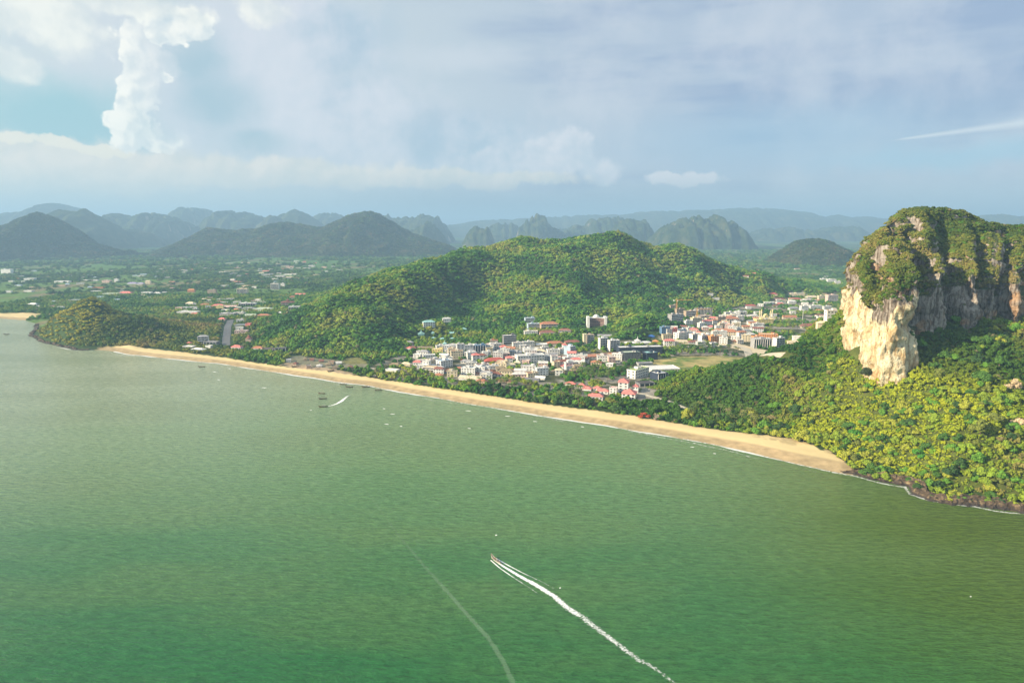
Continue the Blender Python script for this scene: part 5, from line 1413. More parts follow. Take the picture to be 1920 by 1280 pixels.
# ---- curved hotel on the slope
def curved_hotel():
    p = hit(1119, 613); Yc = p[1] * math.cos(PITCH) + (CAM_H - p[2]) * math.sin(PITCH); s = Yc / 1280
    W = 30 * s; Hh = 16 * s
    t = obj("hotel", None, loc=p, label="curved brown banded hotel with white end towers under the wood", category="hotel")
    FOOTPRINTS.append((p[0], p[1] - 5, 1, 0, W / 2 + 4, 26, Hh))
    mw = wall_mat((.34, .22, .19)); n = 14
    sag = 7.0
    def arc(off):
        return [(-W / 2 + W * k / n, sag * (1 - (2 * k / n - 1) ** 2) + off) for k in range(n + 1)]
    def shell(z0, z1, a, b):
        A = arc(a); B_ = arc(b); mb = MB()
        for k in range(n):
            V = [(*A[k], z0), (*A[k + 1], z0), (*B_[k + 1], z0), (*B_[k], z0), (*A[k], z1), (*A[k + 1], z1), (*B_[k + 1], z1), (*B_[k], z1)]
            mb.add(V, [(0, 3, 2, 1), (4, 5, 6, 7), (0, 1, 5, 4), (2, 3, 7, 6)] + ([(3, 0, 4, 7)] if k == 0 else []) + ([(1, 2, 6, 5)] if k == n - 1 else []))
        return mb
    obj("wall", shell(-5, Hh, 0, 14).data("wall", M_GLASS), t)
    nf = 6
    for i in range(nf):
        z = Hh / nf * i
        obj("balcony", shell(z + Hh / nf - 1.5, z + Hh / nf - .05, -1.2, -.02).data("balcony", mw), t)
    for k in range(9):
        x = -W / 2 + W * (k + .5) / 9; y = sag * (1 - (2 * (k + .5) / 9 - 1) ** 2)
        obj("divider", MB().box(x - .3, x + .3, y - 1.35, y, -2, Hh - .1).data("divider", mw), t)
    for sg in (-1, 1):
        obj("end_tower", MB().box(sg * (W / 2 + 1.2) - 2.4, sg * (W / 2 + 1.2) + 2.4, -2.5, 14, -5, Hh + 3).data("end_tower", wall_mat(COL['W'])), t)
    ro = obj("roof", shell(Hh + .02, Hh + .5, -.6, 14.5).data("roof", wall_mat(COL['w'], .7, 'roof')), t)
    dm = MB().bar((0, 13, Hh + .5), (0, 13, Hh + 3.4), 6, n=12, r2=5.4); dm.bar((0, 13, Hh + 3.41), (0, 13, Hh + 6), 5, n=12, r2=1.6)
    obj("roof_dome", dm.data("roof_dome", wall_mat(COL['W'])), ro)
curved_hotel()

# ---- roads and the field edge, laid 8 cm and more above the ground
def mat_road():
    m_, N, b = new_mat("asphalt_mat")
    pos = N.node('ShaderNodeNewGeometry').outputs['Position']
    N.put(b.inputs['Base Color'], N.ramp(N.noise(pos, 0.4, 4, .6), [(.3, (.09, .09, .095)), (.7, (.15, .15, .155))])); b.inputs['Roughness'].default_value = .85
    return m_
M_ROAD = mat_road()
def road(pts, w, name, mat, label=None):
    P, s = resample(np.array([hit(a, b)[:2] for a, b in pts]), 4.0)
    T = np.gradient(P, axis=0); T /= np.linalg.norm(T, axis=1)[:, None]; Nn = np.stack([-T[:, 1], T[:, 0]], 1)
    V = []
    for v in (-w / 2, -w / 4, 0, w / 4, w / 2):
        Q = P + Nn * v
        V.append(np.column_stack([Q, H(Q[:, 0], Q[:, 1]) + 0.35]))
    V = np.stack(V, 1).reshape(-1, 3)
    obj(name, mesh_data(name, V, grid_faces(len(P), 5), [mat], True), kind='structure', label=label)
    for q in P[::2]:
        ROADPTS.append((q[0], q[1], w / 2 + 4))
ROADPTS = []
M_CONC = wall_mat((.55, .49, .38), .9, 'concrete')
road([(424, 648), (424, 635), (426, 622), (429, 608), (432, 600)], 13, "road", M_ROAD, "grey road running inland from the left beach")
road([(1196, 737), (1225, 746), (1250, 752), (1275, 762), (1300, 772)], 6, "road", M_CONC, "pale lane between the resort and the jungle")
road([(1378, 648), (1400, 655), (1435, 664), (1470, 668)], 12, "road", M_CONC, "pale dusty street under the orange hotel")
road([(880, 672), (960, 667), (1040, 668), (1068, 668)], 7, "road", M_ROAD, "town street before the white hotels")
road([(1175, 645), (1240, 650), (1290, 648), (1370, 650)], 7, "road", M_CONC, "pale street of the right town")
# ------------------------------------------------------------------ trees
def leaf_mat(name, stops, stand=None):
    m_, N, b = new_mat(name)
    oi = N.node('ShaderNodeObjectInfo')
    loc = oi.outputs['Location']; rnd = oi.outputs['Random']
    pos = N.node('ShaderNodeNewGeometry').outputs['Position']
    big = N.noise(loc, 0.011, 3, 0.55)
    f = N.m('ADD', N.m('MULTIPLY', rnd, 0.42), N.m('MULTIPLY_ADD', big, 2.5, -0.93), clamp=True)
    c = N.ramp(f, stops)
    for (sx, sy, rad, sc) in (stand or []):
        # spot colour with a ragged edge: tree stands, also painted sun and shade
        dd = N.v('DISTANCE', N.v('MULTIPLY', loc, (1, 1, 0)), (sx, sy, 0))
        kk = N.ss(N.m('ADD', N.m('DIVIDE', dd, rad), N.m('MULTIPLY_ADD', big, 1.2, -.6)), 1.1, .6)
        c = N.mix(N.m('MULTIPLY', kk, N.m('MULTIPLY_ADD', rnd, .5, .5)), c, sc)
    # some trees bare or in pale new leaf, in stands
    r2 = N.m('FRACT', N.m('MULTIPLY', rnd, 37.7))
    c = N.mix(N.m('MULTIPLY', N.ss(r2, 0.982, 0.985), 0.7), c, (0.26, 0.20, 0.11))
    c = N.mix(N.m('MULTIPLY', N.ss(N.m('FRACT', N.m('MULTIPLY', rnd, 91.3)), 0.93, 0.95), 0.6), c, (0.09, 0.26, 0.02))
    n = N.noise(pos, 0.9, 3, 0.6)
    c = N.mix(1.0, c, N.ramp(n, [(0.3, (0.62, 0.66, 0.6)), (0.7, (1.3, 1.28, 1.2))]), 'MULTIPLY')
    N.put(b.inputs['Base Color'], c)
    b.inputs['Roughness'].default_value = 0.65
    b.inputs['Specular IOR Level'].default_value = 0.2
    return m_
LEAF_HEAD = leaf_mat("headland_leaf_mat", [(0.0, (0.025, 0.085, 0.010)), (0.35, (0.06, 0.145, 0.012)), (0.6, (0.14, 0.235, 0.016)), (0.85, (0.26, 0.31, 0.026)), (1.0, (0.25, 0.22, 0.06))], [(335, 585, 105, (.40, .43, .02)), (455, 650, 80, (.045, .10, .012)), (230, 740, 90, (.05, .12, .014))])  # dark spot beside the tower: shade painted into the leaf colour
LEAF_HILL = leaf_mat("hill_leaf_mat", [(0.0, (0.018, 0.085, 0.014)), (0.33, (0.050, 0.16, 0.018)), (0.55, (0.13, 0.26, 0.025)), (0.75, (0.24, 0.32, 0.035)), (1.0, (0.28, 0.29, 0.05))])
LEAF_TOP = leaf_mat("cliff_leaf_mat", [(0.0, (0.045, 0.085, 0.012)), (0.4, (0.11, 0.145, 0.02)), (0.65, (0.20, 0.20, 0.035)), (0.85, (0.26, 0.21, 0.06)), (1.0, (0.30, 0.24, 0.10))])
LEAF_FLAT = leaf_mat("plain_leaf_mat", [(0.0, (0.016, 0.06, 0.016)), (0.4, (0.040, 0.115, 0.022)), (0.7, (0.10, 0.20, 0.03)), (1.0, (0.18, 0.21, 0.05))])
LEAF_FARHILL = leaf_mat("far_hill_leaf_mat", [(0.0, (0.014, 0.035, 0.010)), (0.4, (0.035, 0.065, 0.016)), (0.7, (0.09, 0.10, 0.03)), (1.0, (0.17, 0.13, 0.06))])
LEAF_PALM = leaf_mat("palm_leaf_mat", [(0.0, (0.04, 0.09, 0.015)), (0.5, (0.10, 0.15, 0.03)), (1.0, (0.20, 0.20, 0.06))])
def flat_mat(name, c):
    m_, N, b = new_mat(name)
    n = N.noise(N.node('ShaderNodeNewGeometry').outputs['Position'], 1.2, 3, .6)
    N.put(b.inputs['Base Color'], N.mix(1.0, c, N.ramp(n, [(.3, (.6, .6, .6)), (.7, (1.25, 1.25, 1.25))]), 'MULTIPLY')); b.inputs['Roughness'].default_value = .8
    return m_
M_BARK = flat_mat("bark_mat", (.16, .12, .085)); LEAF_RED = flat_mat("flame_tree_mat", (.42, .075, .03)); M_BARE = flat_mat("bare_twig_mat", (.30, .23, .17))
rng = np.random.default_rng(11)
def ico(sub=1):
    import bmesh
    bm = bmesh.new(); bmesh.ops.create_icosphere(bm, subdivisions=sub, radius=1.0)
    V = np.array([v.co[:] for v in bm.verts]); F = np.array([[v.index for v in f.verts] for f in bm.faces]); bm.free()
    return V, F
ICO1 = ico(1); ICO2 = ico(2)
def crown_mesh(name, seed, mats, lobes=7, leaves=260, leaf=0.16, flat=1.0, sub=1):
    """unit crown: radius about 1, sits with its underside at z = 0.25; lobes roughened and set with leaf sprays"""
    r = np.random.default_rng(seed)
    Vs = []; Fs = []; o = 0
    cen = []
    for k in range(lobes):
        a = r.uniform(0, 2 * math.pi); q = math.sqrt(r.uniform(0, 1)) * 0.78
        if k == 0: q = 0
        c = np.array([q * math.cos(a), q * math.sin(a), 0.95 + (0.38 - q * 0.55) * flat + r.uniform(-.2, .22)])
        R0 = r.uniform(0.20, 0.48) * (1.0 if lobes < 9 else .86)
        cen.append((c, R0))
        V, F = (ICO2 if sub == 2 else ICO1)
        W = V * (0.50 + 0.95 * fbm(V[:, 0] * 2.3 + seed + k * 5, V[:, 1] * 2.3, V[:, 2] * 2.3, 2, seed)[:, None])
        W = W * R0 * np.array([1, 1, 0.8]) + c
        Vs.append(W); Fs.append(F + o); o += len(W)
    if leaves:
        pts = []
        for k in range(leaves):
            c, R0 = cen[r.integers(0, lobes)]
            d = r.normal(size=3); d[2] = abs(d[2]) * 0.9 - 0.25; d /= np.linalg.norm(d)
            p = c + d * R0 * r.uniform(0.85, 1.28) * np.array([1, 1, .82])
            t1 = np.cross(d, r.normal(size=3)); t1 /= np.linalg.norm(t1) + 1e-9
            nrm = d + r.normal(size=3) * 0.45; nrm /= np.linalg.norm(nrm); t2 = np.cross(nrm, t1)
            s = leaf * r.uniform(.6, 1.3)
            pts += [p - t1 * s - t2 * s * .6, p + t1 * s - t2 * s * .3, p + t1 * s * .4 + t2 * s * .9]
        Vs.append(np.array(pts)); n = len(pts); Fs.append(np.arange(n).reshape(-1, 3) + o); o += n
    V = np.vstack(Vs); F = np.vstack(Fs)
    V[:, 2] -= 0.62
    return mesh_data(name, V, F, mats, False)
def trunk_mesh(name, h=1.0, r=0.07, bark=None):
    mb = MB()
    mb.bar((0, 0, -0.9), (0.02, 0.01, 0.45), 0.085, n=6, r2=0.055)
    for k in range(4):
        a = k * 1.7 + .4
        mb.bar((0.02, 0.01, 0.3), (0.42 * math.cos(a), 0.42 * math.sin(a), 0.8), 0.045, n=5, r2=0.02)
    return mb.data(name, bark or M_BARK)
TRUNK = trunk_mesh("trunk")
def palm_mesh():
    r = random.Random(3); mb = MB()
    for k in range(15):
        a = k * 2 * math.pi / 15 + r.uniform(-.1, .1); el = r.uniform(.15, .9)
        L = 1.0
        prev = None
        for j in range(6):
            s = j / 5 * L
            x = s * math.cos(el * (1 - .2 * s)); z = s * math.sin(el) - 0.75 * s * s
            wdt = .13 * math.sin(math.pi * min(.98, .1 + s * .85))
            c = Vector((x * math.cos(a), x * math.sin(a), z)); n_ = Vector((-math.sin(a), math.cos(a), 0))
            cur = (c - n_ * wdt - Vector((0, 0, .05)), c, c + n_ * wdt - Vector((0, 0, .05)))
            if prev:
                mb.add([prev[0], prev[1], prev[2], cur[0], cur[1], cur[2]], [(0, 1, 4, 3), (1, 2, 5, 4)])
            prev = cur
    mb.bar((0, 0, -.15), (0, 0, .08), .09, n=6, r2=.05)
    return mb
PALM_CROWN = palm_mesh().data("crown", LEAF_PALM)
PALM_TRUNK = MB().bar((0, 0, 0), (.03, .02, .5), .024, n=6, r2=.017).bar((.03, .02, .5), (0, 0, 1.0), .017, n=6, r2=.014).data("trunk", M_BARK)
def variants(mat, n, seed, **kw):
    out = []
    for k in range(n):
        me = crown_mesh("crown", seed + k, [mat], **kw)
        o = bpy.data.objects.new("crown", me)      # never linked to the scene: only the geometry nodes read it
        out.append(o)
    return out
def scatter_obj(name, label, pts, scale, mat, seed, cat, lobes=6, leaves=130, leaf=.2, n=5, flat=1.0):
    """one stuff object: real crowns set on every point through geometry nodes"""
    src = variants(mat, n, seed, lobes=lobes, leaves=leaves, leaf=leaf, flat=flat)
    me = bpy.data.meshes.new(name)
    me.vertices.add(len(pts)); me.vertices.foreach_set('co', pts.astype(np.float32).ravel())
    r = np.random.default_rng(seed)
    scale = scale * np.stack([r.uniform(.72, 1.35, len(pts)), r.uniform(.72, 1.35, len(pts)), np.ones(len(pts))], 1)
    a = me.attributes.new('size', 'FLOAT_VECTOR', 'POINT'); a.data.foreach_set('vector', scale.astype(np.float32).ravel())
    b = me.attributes.new('turn', 'FLOAT_VECTOR', 'POINT')
    tv = np.zeros((len(pts), 3), np.float32); tv[:, 2] = r.uniform(0, 6.28, len(pts)); tv[:, 0] = r.normal(0, .08, len(pts)); b.data.foreach_set('vector', tv.ravel())
    i = me.attributes.new('pick', 'INT', 'POINT'); i.data.foreach_set('value', r.integers(0, n, len(pts)).astype(np.int32))
    me.update()
    o = obj(name, me, kind='stuff', label=label, category=cat)
    g = bpy.data.node_groups.new(name, 'GeometryNodeTree')
    g.interface.new_socket('Geometry', in_out='INPUT', socket_type='NodeSocketGeometry')
    g.interface.new_socket('Geometry', in_out='OUTPUT', socket_type='NodeSocketGeometry')
    gi = g.nodes.new('NodeGroupInput'); go = g.nodes.new('NodeGroupOutput')
    iop = g.nodes.new('GeometryNodeInstanceOnPoints')
    g2i = g.nodes.new('GeometryNodeGeometryToInstance')
    for s in reversed(src):
        oi = g.nodes.new('GeometryNodeObjectInfo'); oi.inputs['Object'].default_value = s; oi.inputs['As Instance'].default_value = True
        g.links.new(oi.outputs['Geometry'], g2i.inputs[0])
    def attr(nm, ty):
        n_ = g.nodes.new('GeometryNodeInputNamedAttribute'); n_.data_type = ty; n_.inputs[0].default_value = nm
        return [q for q in n_.outputs if q.enabled and q.name == 'Attribute'][0]
    g.links.new(gi.outputs[0], iop.inputs['Points'])
    g.links.new(g2i.outputs[0], iop.inputs['Instance'])
    iop.inputs['Pick Instance'].default_value = True
    g.links.new(attr('pick', 'INT'), iop.inputs['Instance Index'])
    er = g.nodes.new('FunctionNodeEulerToRotation'); g.links.new(attr('turn', 'FLOAT_VECTOR'), er.inputs[0])
    g.links.new(er.outputs[0], iop.inputs['Rotation'])
    g.links.new(attr('size', 'FLOAT_VECTOR'), iop.inputs['Scale'])
    g.links.new(iop.outputs[0], go.inputs[0])
    md = o.modifiers.new("crowns", 'NODES'); md.node_group = g
    return o

# candidate spots: a jittered lattice, thinned by what stands there
FP = np.array(FOOTPRINTS); RP = np.array(ROADPTS)
def jitter(x0, x1, y0, y1, sp, seed):
    r = np.random.default_rng(seed)
    gx = np.arange(x0, x1, sp); gy = np.arange(y0, y1, sp)
    X, Y = np.meshgrid(gx, gy); X = X.ravel(); Y = Y.ravel()
    return X + r.uniform(-.5, .5, len(X)) * sp, Y + r.uniform(-.5, .5, len(X)) * sp
def in_view(x, y, m=0.86):
    return (np.abs(x) < y * m + 60)
def clear_of(x, y):
    """away from houses and roads; also tells how tall a tree may stand without hiding a house behind it"""
    ok = np.ones(len(x), bool); tall = np.full(len(x), 99.0)
    for (fx, fy, c, s, hw, d, h) in FP:
        k = np.nonzero((np.abs(x - fx) < 130) & (np.abs(y - fy) < 130))[0]
        if len(k) == 0:
            continue
        dx = x[k] - fx; dy = y[k] - fy
        u = dx * c + dy * s; v = -dx * s + dy * c
        ok[k[(np.abs(u) < hw + 3.5) & (v > -4) & (v < d + 3.5)]] = False
        vx, vy = fx / math.hypot(fx, fy), fy / math.hypot(fx, fy)
        al = -(dx * vx + dy * vy); si = np.abs(-dx * vy + dy * vx)
        front = (al > 0) & (al < 75) & (si < hw * 0.9)
        tall[k[front]] = np.minimum(tall[k[front]], 2.5 + 0.13 * al[front] + h * 0.22)
    for (rx, ry, w) in RP:
        ok &= ~((np.abs(x - rx) < w) & (np.abs(y - ry) < w))
    return ok, tall
def spots(x, y):
    cd = coast_dist(x, y)
    z = H(x, y, cd)
    ok = (cd > 3) & ~sand_mask(x, y, cd) & ~inpoly(x, y, FIELD)
    for P, _ in LOTS:
        ok &= ~inpoly(x, y, [ground(a, b, 5)[:2] for a, b in P])
    return z, ok, cd
INDIV = []          # x, y, z, size x, size z, kind
def project(x, y, z):
    v1 = y * math.cos(PITCH) - (z - CAM_H) * math.sin(PITCH); v2 = y * math.sin(PITCH) + (z - CAM_H) * math.cos(PITCH)
    return 960 + 1280 * x / v1, 640 - 1280 * v2 / v1
def visible(x, y, z):
    vis = np.ones(len(x), bool)
    for t in np.linspace(0.5, 0.985, 45):
        X = x * t; Y = y * t; Z = CAM_H + (z - CAM_H) * t
        vis &= H(X, Y) + 4 < Z
    return vis
# --- right headland
x, y = jitter(60, 1000, 430, 1010, 4.4, 1)
z, ok, cd = spots(x, y)
hd = (z > 7.5) | ((x > 120) & (y < 800))
hd &= (x > 120) & (y < 960) & (x * 0.25 + y > 500)
c1, tall = clear_of(x, y)
tx = TOWER[0]
inside_tower = inpoly(x - 5, y - 15, [(p[0], p[1]) for p in FOOT])
k = ok & hd & c1 & ~inside_tower & in_view(x, y)
x, y, z, tall = x[k], y[k], z[k], tall[k]
r = np.random.default_rng(2)
sz = (1.9 + 2.5 * r.random(len(x)) ** 1.5) * (1 + .6 * (r.random(len(x)) > .93))
hz = sz * r.uniform(.65, 1.35, len(x)); hz = np.minimum(hz, tall * .8)
px, py = project(x, y, z + 5)
cand = np.nonzero((px > 10) & (px < 1910) & (y < 700))[0]
vis = np.zeros(len(x), bool); vis[cand] = visible(x[cand], y[cand], z[cand] + 6)
app = np.where(vis, sz / np.hypot(x, y), 0)
sel = np.argsort(-app)[:250]
m_ = np.zeros(len(x), bool); m_[sel] = True
HEAD_IND = (x[m_], y[m_], z[m_], sz[m_], hz[m_], py[m_], px[m_])
q = ~m_
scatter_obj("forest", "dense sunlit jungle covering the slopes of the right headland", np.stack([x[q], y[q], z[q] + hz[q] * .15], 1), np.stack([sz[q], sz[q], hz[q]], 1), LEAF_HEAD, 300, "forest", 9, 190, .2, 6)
x, y = jitter(120, 800, 440, 960, 2.5, 61)
z, ok, cd = spots(x, y); c1, tall = clear_of(x, y)
k = ok & c1 & (z > 4.5) & (x * 0.25 + y > 500) & ~inpoly(x - 5, y - 15, [(p[0], p[1]) for p in FOOT]) & in_view(x, y) & (cd > 8)
px, py = project(x, y, z); k &= (px > 1200) & (y < 860)
x, y, z = x[k], y[k], z[k]; r = np.random.default_rng(62)
sz = r.uniform(.8, 1.9, len(x))
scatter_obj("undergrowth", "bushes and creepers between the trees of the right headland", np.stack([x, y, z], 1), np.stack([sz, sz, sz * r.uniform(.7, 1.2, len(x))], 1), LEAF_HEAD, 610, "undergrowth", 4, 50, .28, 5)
# --- top and ledges of the limestone tower
C, NN, AR, WL, ZC = TOWER
r = np.random.default_rng(4)
pn = fbm(C[:, 0] / 25, C[:, 1] / 25, C[:, 2] / 25, 3, 91)
prob = np.clip(AR / 6.0, 0, 1) * np.where(WL > .5, sstep(NN[:, 2] + (pn - .5) * .6, .62, .75) * .35, sstep(NN[:, 2] + (pn - .5) * 1.1 + 0.06, .34, .50))
k = r.random(len(C)) < prob
sz = np.where(WL[k] > .5, r.uniform(1.4, 2.6, k.sum()), r.uniform(1.7, 3.3, k.sum()))
scatter_obj("forest", "dry olive scrub forest crowning the limestone tower", C[k] + NN[k] * .3 - np.array([0, 0, .2]) * sz[:, None], np.stack([sz, sz, sz * r.uniform(.8, 1.15, len(sz))], 1), LEAF_TOP, 320, "forest", 7, 200, .19, 6)
# --- central hill, knoll
x, y = jitter(-800, 1250, 980, 2550, 7.2, 5)
z, ok, cd = spots(x, y); c1, tall = clear_of(x, y)
k = ok & (z > 8.5) & c1 & in_view(x, y) & ~((x < -430) & (y < 1420) & (x < -0.4 * y + 30))
# leave the orange scar of the knoll bare
kx, ky = hit(1183, 616)[:2]
k &= ~(((x - kx) / 12) ** 2 + ((y - ky) / 12) ** 2 < 1)
x, y, z, tall = x[k], y[k], z[k], tall[k]
r = np.random.default_rng(6)
sz = r.uniform(3.6, 6.6, len(x)) * (1 + .4 * (r.random(len(x)) > .93)); hz = np.minimum(sz * r.uniform(.55, 1.0, len(x)), tall * .8)
scatter_obj("forest", "mixed green forest covering the long central hill and its knoll", np.stack([x, y, z + hz * .1], 1), np.stack([sz, sz, hz], 1), LEAF_HILL, 340, "forest", 7, 110, .22, 6)
# --- left headland
x, y = jitter(-1050, -350, 1040, 1460, 6.2, 7)
z, ok, cd = spots(x, y); c1, tall = clear_of(x, y)
k = ok & (z > 3) & c1 & (x < -430) & (x < -0.4 * y + 60)
x, y, z, tall = x[k], y[k], z[k], tall[k]
r = np.random.default_rng(8)
sz = r.uniform(2.6, 5.0, len(x)); hz = np.minimum(sz * r.uniform(.7, 1.15, len(x)), tall * .8)
LEAF_LEFT = leaf_mat("left_headland_leaf_mat", [(0.0, (0.020, 0.065, 0.012)), (0.4, (0.07, 0.13, 0.018)), (0.65, (0.20, 0.23, 0.03)), (0.85, (0.30, 0.27, 0.05)), (1.0, (0.27, 0.20, 0.07))], [(-785, 1190, 85, (.48, .42, .04))])  # the yellow spot is sunlight on the ridge painted into the leaves
scatter_obj("forest", "olive and yellow forest on the small left headland", np.stack([x, y, z + hz * .1], 1), np.stack([sz, sz, hz], 1), LEAF_LEFT, 360, "forest", 7, 110, .22, 5)
# --- town and beach trees (flat land, near)
x, y = jitter(-1300, 1250, 520, 2000, 7.6, 9)
z, ok, cd = spots(x, y); c1, tall = clear_of(x, y)
town = inpoly(x, y, TOWN)
r = np.random.default_rng(10)
dens = np.where(town, sstep(fbm(x / 45, y / 45, seed=55), .40, .62) * .75, .9)
bx = np.interp(x, BACK[3:, 0], BACK[3:, 1])
strip = (x > BACK[3, 0]) & (x < BACK[-1, 0]) & (y - bx < 42)
dens = np.where(strip, .92, dens)
left = (x < -430) & (x < -0.4 * y + 60) & (y < 1460) & (cd < 320)
k = ok & (z <= 8.5) & c1 & in_view(x, y) & (r.random(len(x)) < dens) & ~left & ~((x > 120) & (y < 960) & (x * 0.25 + y > 500) & ((z > 7.5) | (y < 800)) & (x > 120))
x, y, z, tall, strip = x[k], y[k], z[k], tall[k], strip[k]
sz = r.uniform(2.6, 5.4, len(x)); hz = np.minimum(sz * r.uniform(.8, 1.25, len(x)), tall * .8); sz = np.minimum(sz, hz * 1.6)
px, py = project(x, y, z + 5)
near = strip & (px > 560) & (px < 1560) & (hz > 3)
sel = np.nonzero(near)[0]; sel = sel[np.argsort(np.hypot(x[sel], y[sel]))][:48]
m2 = np.zeros(len(x), bool); m2[sel] = True
TOWN_IND = (x[m2], y[m2], z[m2], sz[m2], hz[m2], py[m2], px[m2])
q = ~m2
scatter_obj("town_trees", "green trees filling the gaps between the houses and lining the beach", np.stack([x[q], y[q], z[q] + hz[q] * .1], 1), np.stack([sz[q], sz[q], hz[q]], 1), LEAF_HILL, 380, "trees", 7, 170, .2, 6)
# --- the plain to 5.5 km
def plain(y0, y1, sp, s0, s1, seed, label):
    x, y = jitter(-y1 * .86, y1 * .86, y0, y1, sp, seed)
    k = in_view(x, y, .84); x, y = x[k], y[k]
    z, ok, cd = spots(x, y); c1, tall = clear_of(x, y)
    r = np.random.default_rng(seed)
    pt = patches(x, y)
    dens = 1 - sstep(pt, .47, .55) * .9
    k = ok & (z <= 40) & c1 & (cd > 12) & (r.random(len(x)) < dens) & ~((x > -800) & (x < 1250) & (y < 2550) & (z > 8.5)) & ~(z > 30)
    x, y, z, tall = x[k], y[k], z[k], tall[k]
    sz = r.uniform(s0, s1, len(x)); hz = np.minimum(sz * r.uniform(.5, .9, len(x)), tall * .8)
    scatter_obj("distant_woods", label, np.stack([x, y, z + hz * .05], 1), np.stack([sz, sz, hz], 1), LEAF_FLAT, seed * 10, "woods", 6, 60, .26, 5)
plain(2000, 3200, 13.5, 5.5, 9.5, 41, "woods and gardens on the plain behind the hills")
plain(3200, 5600, 26, 10, 18, 42, "far woods on the plain towards the blue hills")

for hi, G3 in enumerate(HILL_GRIDS):
    r = np.random.default_rng(500 + hi)
    a = G3[:-1, :-1]; b = G3[1:, :-1]; c = G3[:-1, 1:]
    ar = np.linalg.norm(np.cross(b - a, c - a), axis=-1).ravel()
    far_ = G3[..., 1].mean() / 1280
    sp = 3.0 * far_; n_ = r.poisson(np.clip(ar / sp ** 2, 0, 8))
    idx = np.repeat(np.arange(len(ar)), n_)
    u = r.random((len(idx), 1)); v = r.random((len(idx), 1))
    A_ = a.reshape(-1, 3)[idx]; P_ = A_ + (b.reshape(-1, 3)[idx] - A_) * u + (c.reshape(-1, 3)[idx] - A_) * v
    ok = P_[:, 2] > 6
    P_ = P_[ok]; sz = r.uniform(1.3, 2.6, len(P_)) * far_
    scatter_obj("distant_woods", "far woods on the " + HP[[k for k, h_ in enumerate(HP) if h_[2] < 5000][hi]][0], P_, np.stack([sz, sz, sz * r.uniform(.5, .9, len(sz))], 1), LEAF_FARHILL, 510 + hi * 7, "woods", 5, 30, .3, 4)
# --- trees one can tell apart
TONES = [("dark green", (.035, .09, .012)), ("deep green", (.06, .15, .012)), ("yellow green", (.23, .32, .018)), ("olive", (.17, .20, .025)), ("golden green", (.34, .36, .03)), ("fresh green", (.12, .28, .018)), ("brownish", (.24, .17, .07))]
TMAT = [flat_mat("leaf_" + a.replace(" ", "_") + "_mat", c) for a, c in TONES]
CROWNS = [[crown_mesh("crown", 900 + k, [m], lobes=13, leaves=620, leaf=.13) for k in range(4)] for m in TMAT]
def tree_proto(name, label, cat, crown, trunk, group):
    t = bpy.data.objects.new(name, None); LINK(t); t.empty_display_size = 2
    t['label'] = label; t['category'] = cat; t['group'] = group
    tr = obj("trunk", trunk, t); cr = obj("crown", crown, t)
    return t
def place(proto, used, crown, loc, s, h, rz, label, group):
    if used:
        t = proto.copy(); LINK(t)
        for ch in proto.children:
            c = ch.copy(); LINK(c); c.parent = t
            if c.name.startswith("crown"):
                c.data = crown
    else:
        t = proto
    t.location = loc; t.scale = (s * R.uniform(.8, 1.3), s * R.uniform(.8, 1.3), h); t.rotation_euler = (0, 0, rz)
    t['label'] = label; t['group'] = group
    return t
pr = tree_proto("broadleaf_tree", "", "tree", CROWNS[0][0], TRUNK, "")
R = random.Random(8); first = False
def size_word(s, h):
    return "tall" if h > s * 1.12 else "wide" if s > 4.4 else "small" if s < 3.0 else "rounded"
def put_trees(data, where, tones, gname):
    global first
    xs, ys, zs, ss_, hs, pys, pxs = data
    for k in range(len(xs)):
        q = R.choice(tones)
        lb = f"{size_word(ss_[k], hs[k])} {TONES[q][0]} tree {where(pxs[k], pys[k])}"
        place(pr, first, CROWNS[q][k % 4], (xs[k], ys[k], zs[k] + hs[k] * .2), ss_[k] * 1.08, hs[k] * 1.08, R.uniform(0, 6.28), lb, "trees: " + lb); first = True
def where_head(px, py):
    a = "above the shore rocks" if py > 860 else "low on the slope" if py > 815 else "halfway up the slope" if py > 765 else "high on the slope"
    b = "at the right edge" if px > 1860 else "right of the cliff scar" if px > 1760 else "right under the cream cliff" if px > 1690 else "straight below the cream cliff" if px > 1620 else "above the end of the beach" if px > 1530 else "behind the beach end"
    return a + " " + b
def where_beach(px, py):
    b = "at its right end" if px > 1400 else "near the palms of its right end" if px > 1300 else "right of the flame tree" if px > 1215 else "left of the flame tree" if px > 1150 else "before the red roofed resort" if px > 1060 else "before the middle of the town"
    return "behind the beach, " + b
put_trees(HEAD_IND, where_head, [0, 1, 2, 2, 2, 3, 4, 4, 5, 5, 1, 2], "headland")
put_trees(TOWN_IND, where_beach, [0, 1, 1, 5, 3, 1], "beach")
# flame tree
def special(px, py, s, h, mat, label, name="broadleaf_tree", n=520, seed=77):
    p = hit(px, py)
    t = tree_proto(name, label, "tree", crown_mesh("crown", seed, [mat], lobes=10, leaves=n, leaf=.12), TRUNK, "single trees")
    del t['group']
    t.location = (p[0], p[1], p[2] + h * .2); t.scale = (s, s, h)
special(1208, 785, 6.8, 5.0, LEAF_RED, "red flowering flame tree at the back of the beach", "flame_tree", 600, 71)
special(1232, 787, 5.5, 4.5, M_BARE, "bare grey brown tree right beside the red flame tree", "bare_tree", 300, 72)
L2 = flat_mat("lime_leaf_mat", (.26, .38, .02)); L3 = flat_mat("bright_green_leaf_mat", (.07, .25, .02))
special(1818, 850, 6.6, 6.2, L2, "large lime green tree standing out on the right slope", "broadleaf_tree", 600, 73)
special(1862, 898, 6.4, 6.0, L2, "lime green tree with a round crown low on the right slope", "broadleaf_tree", 600, 74)
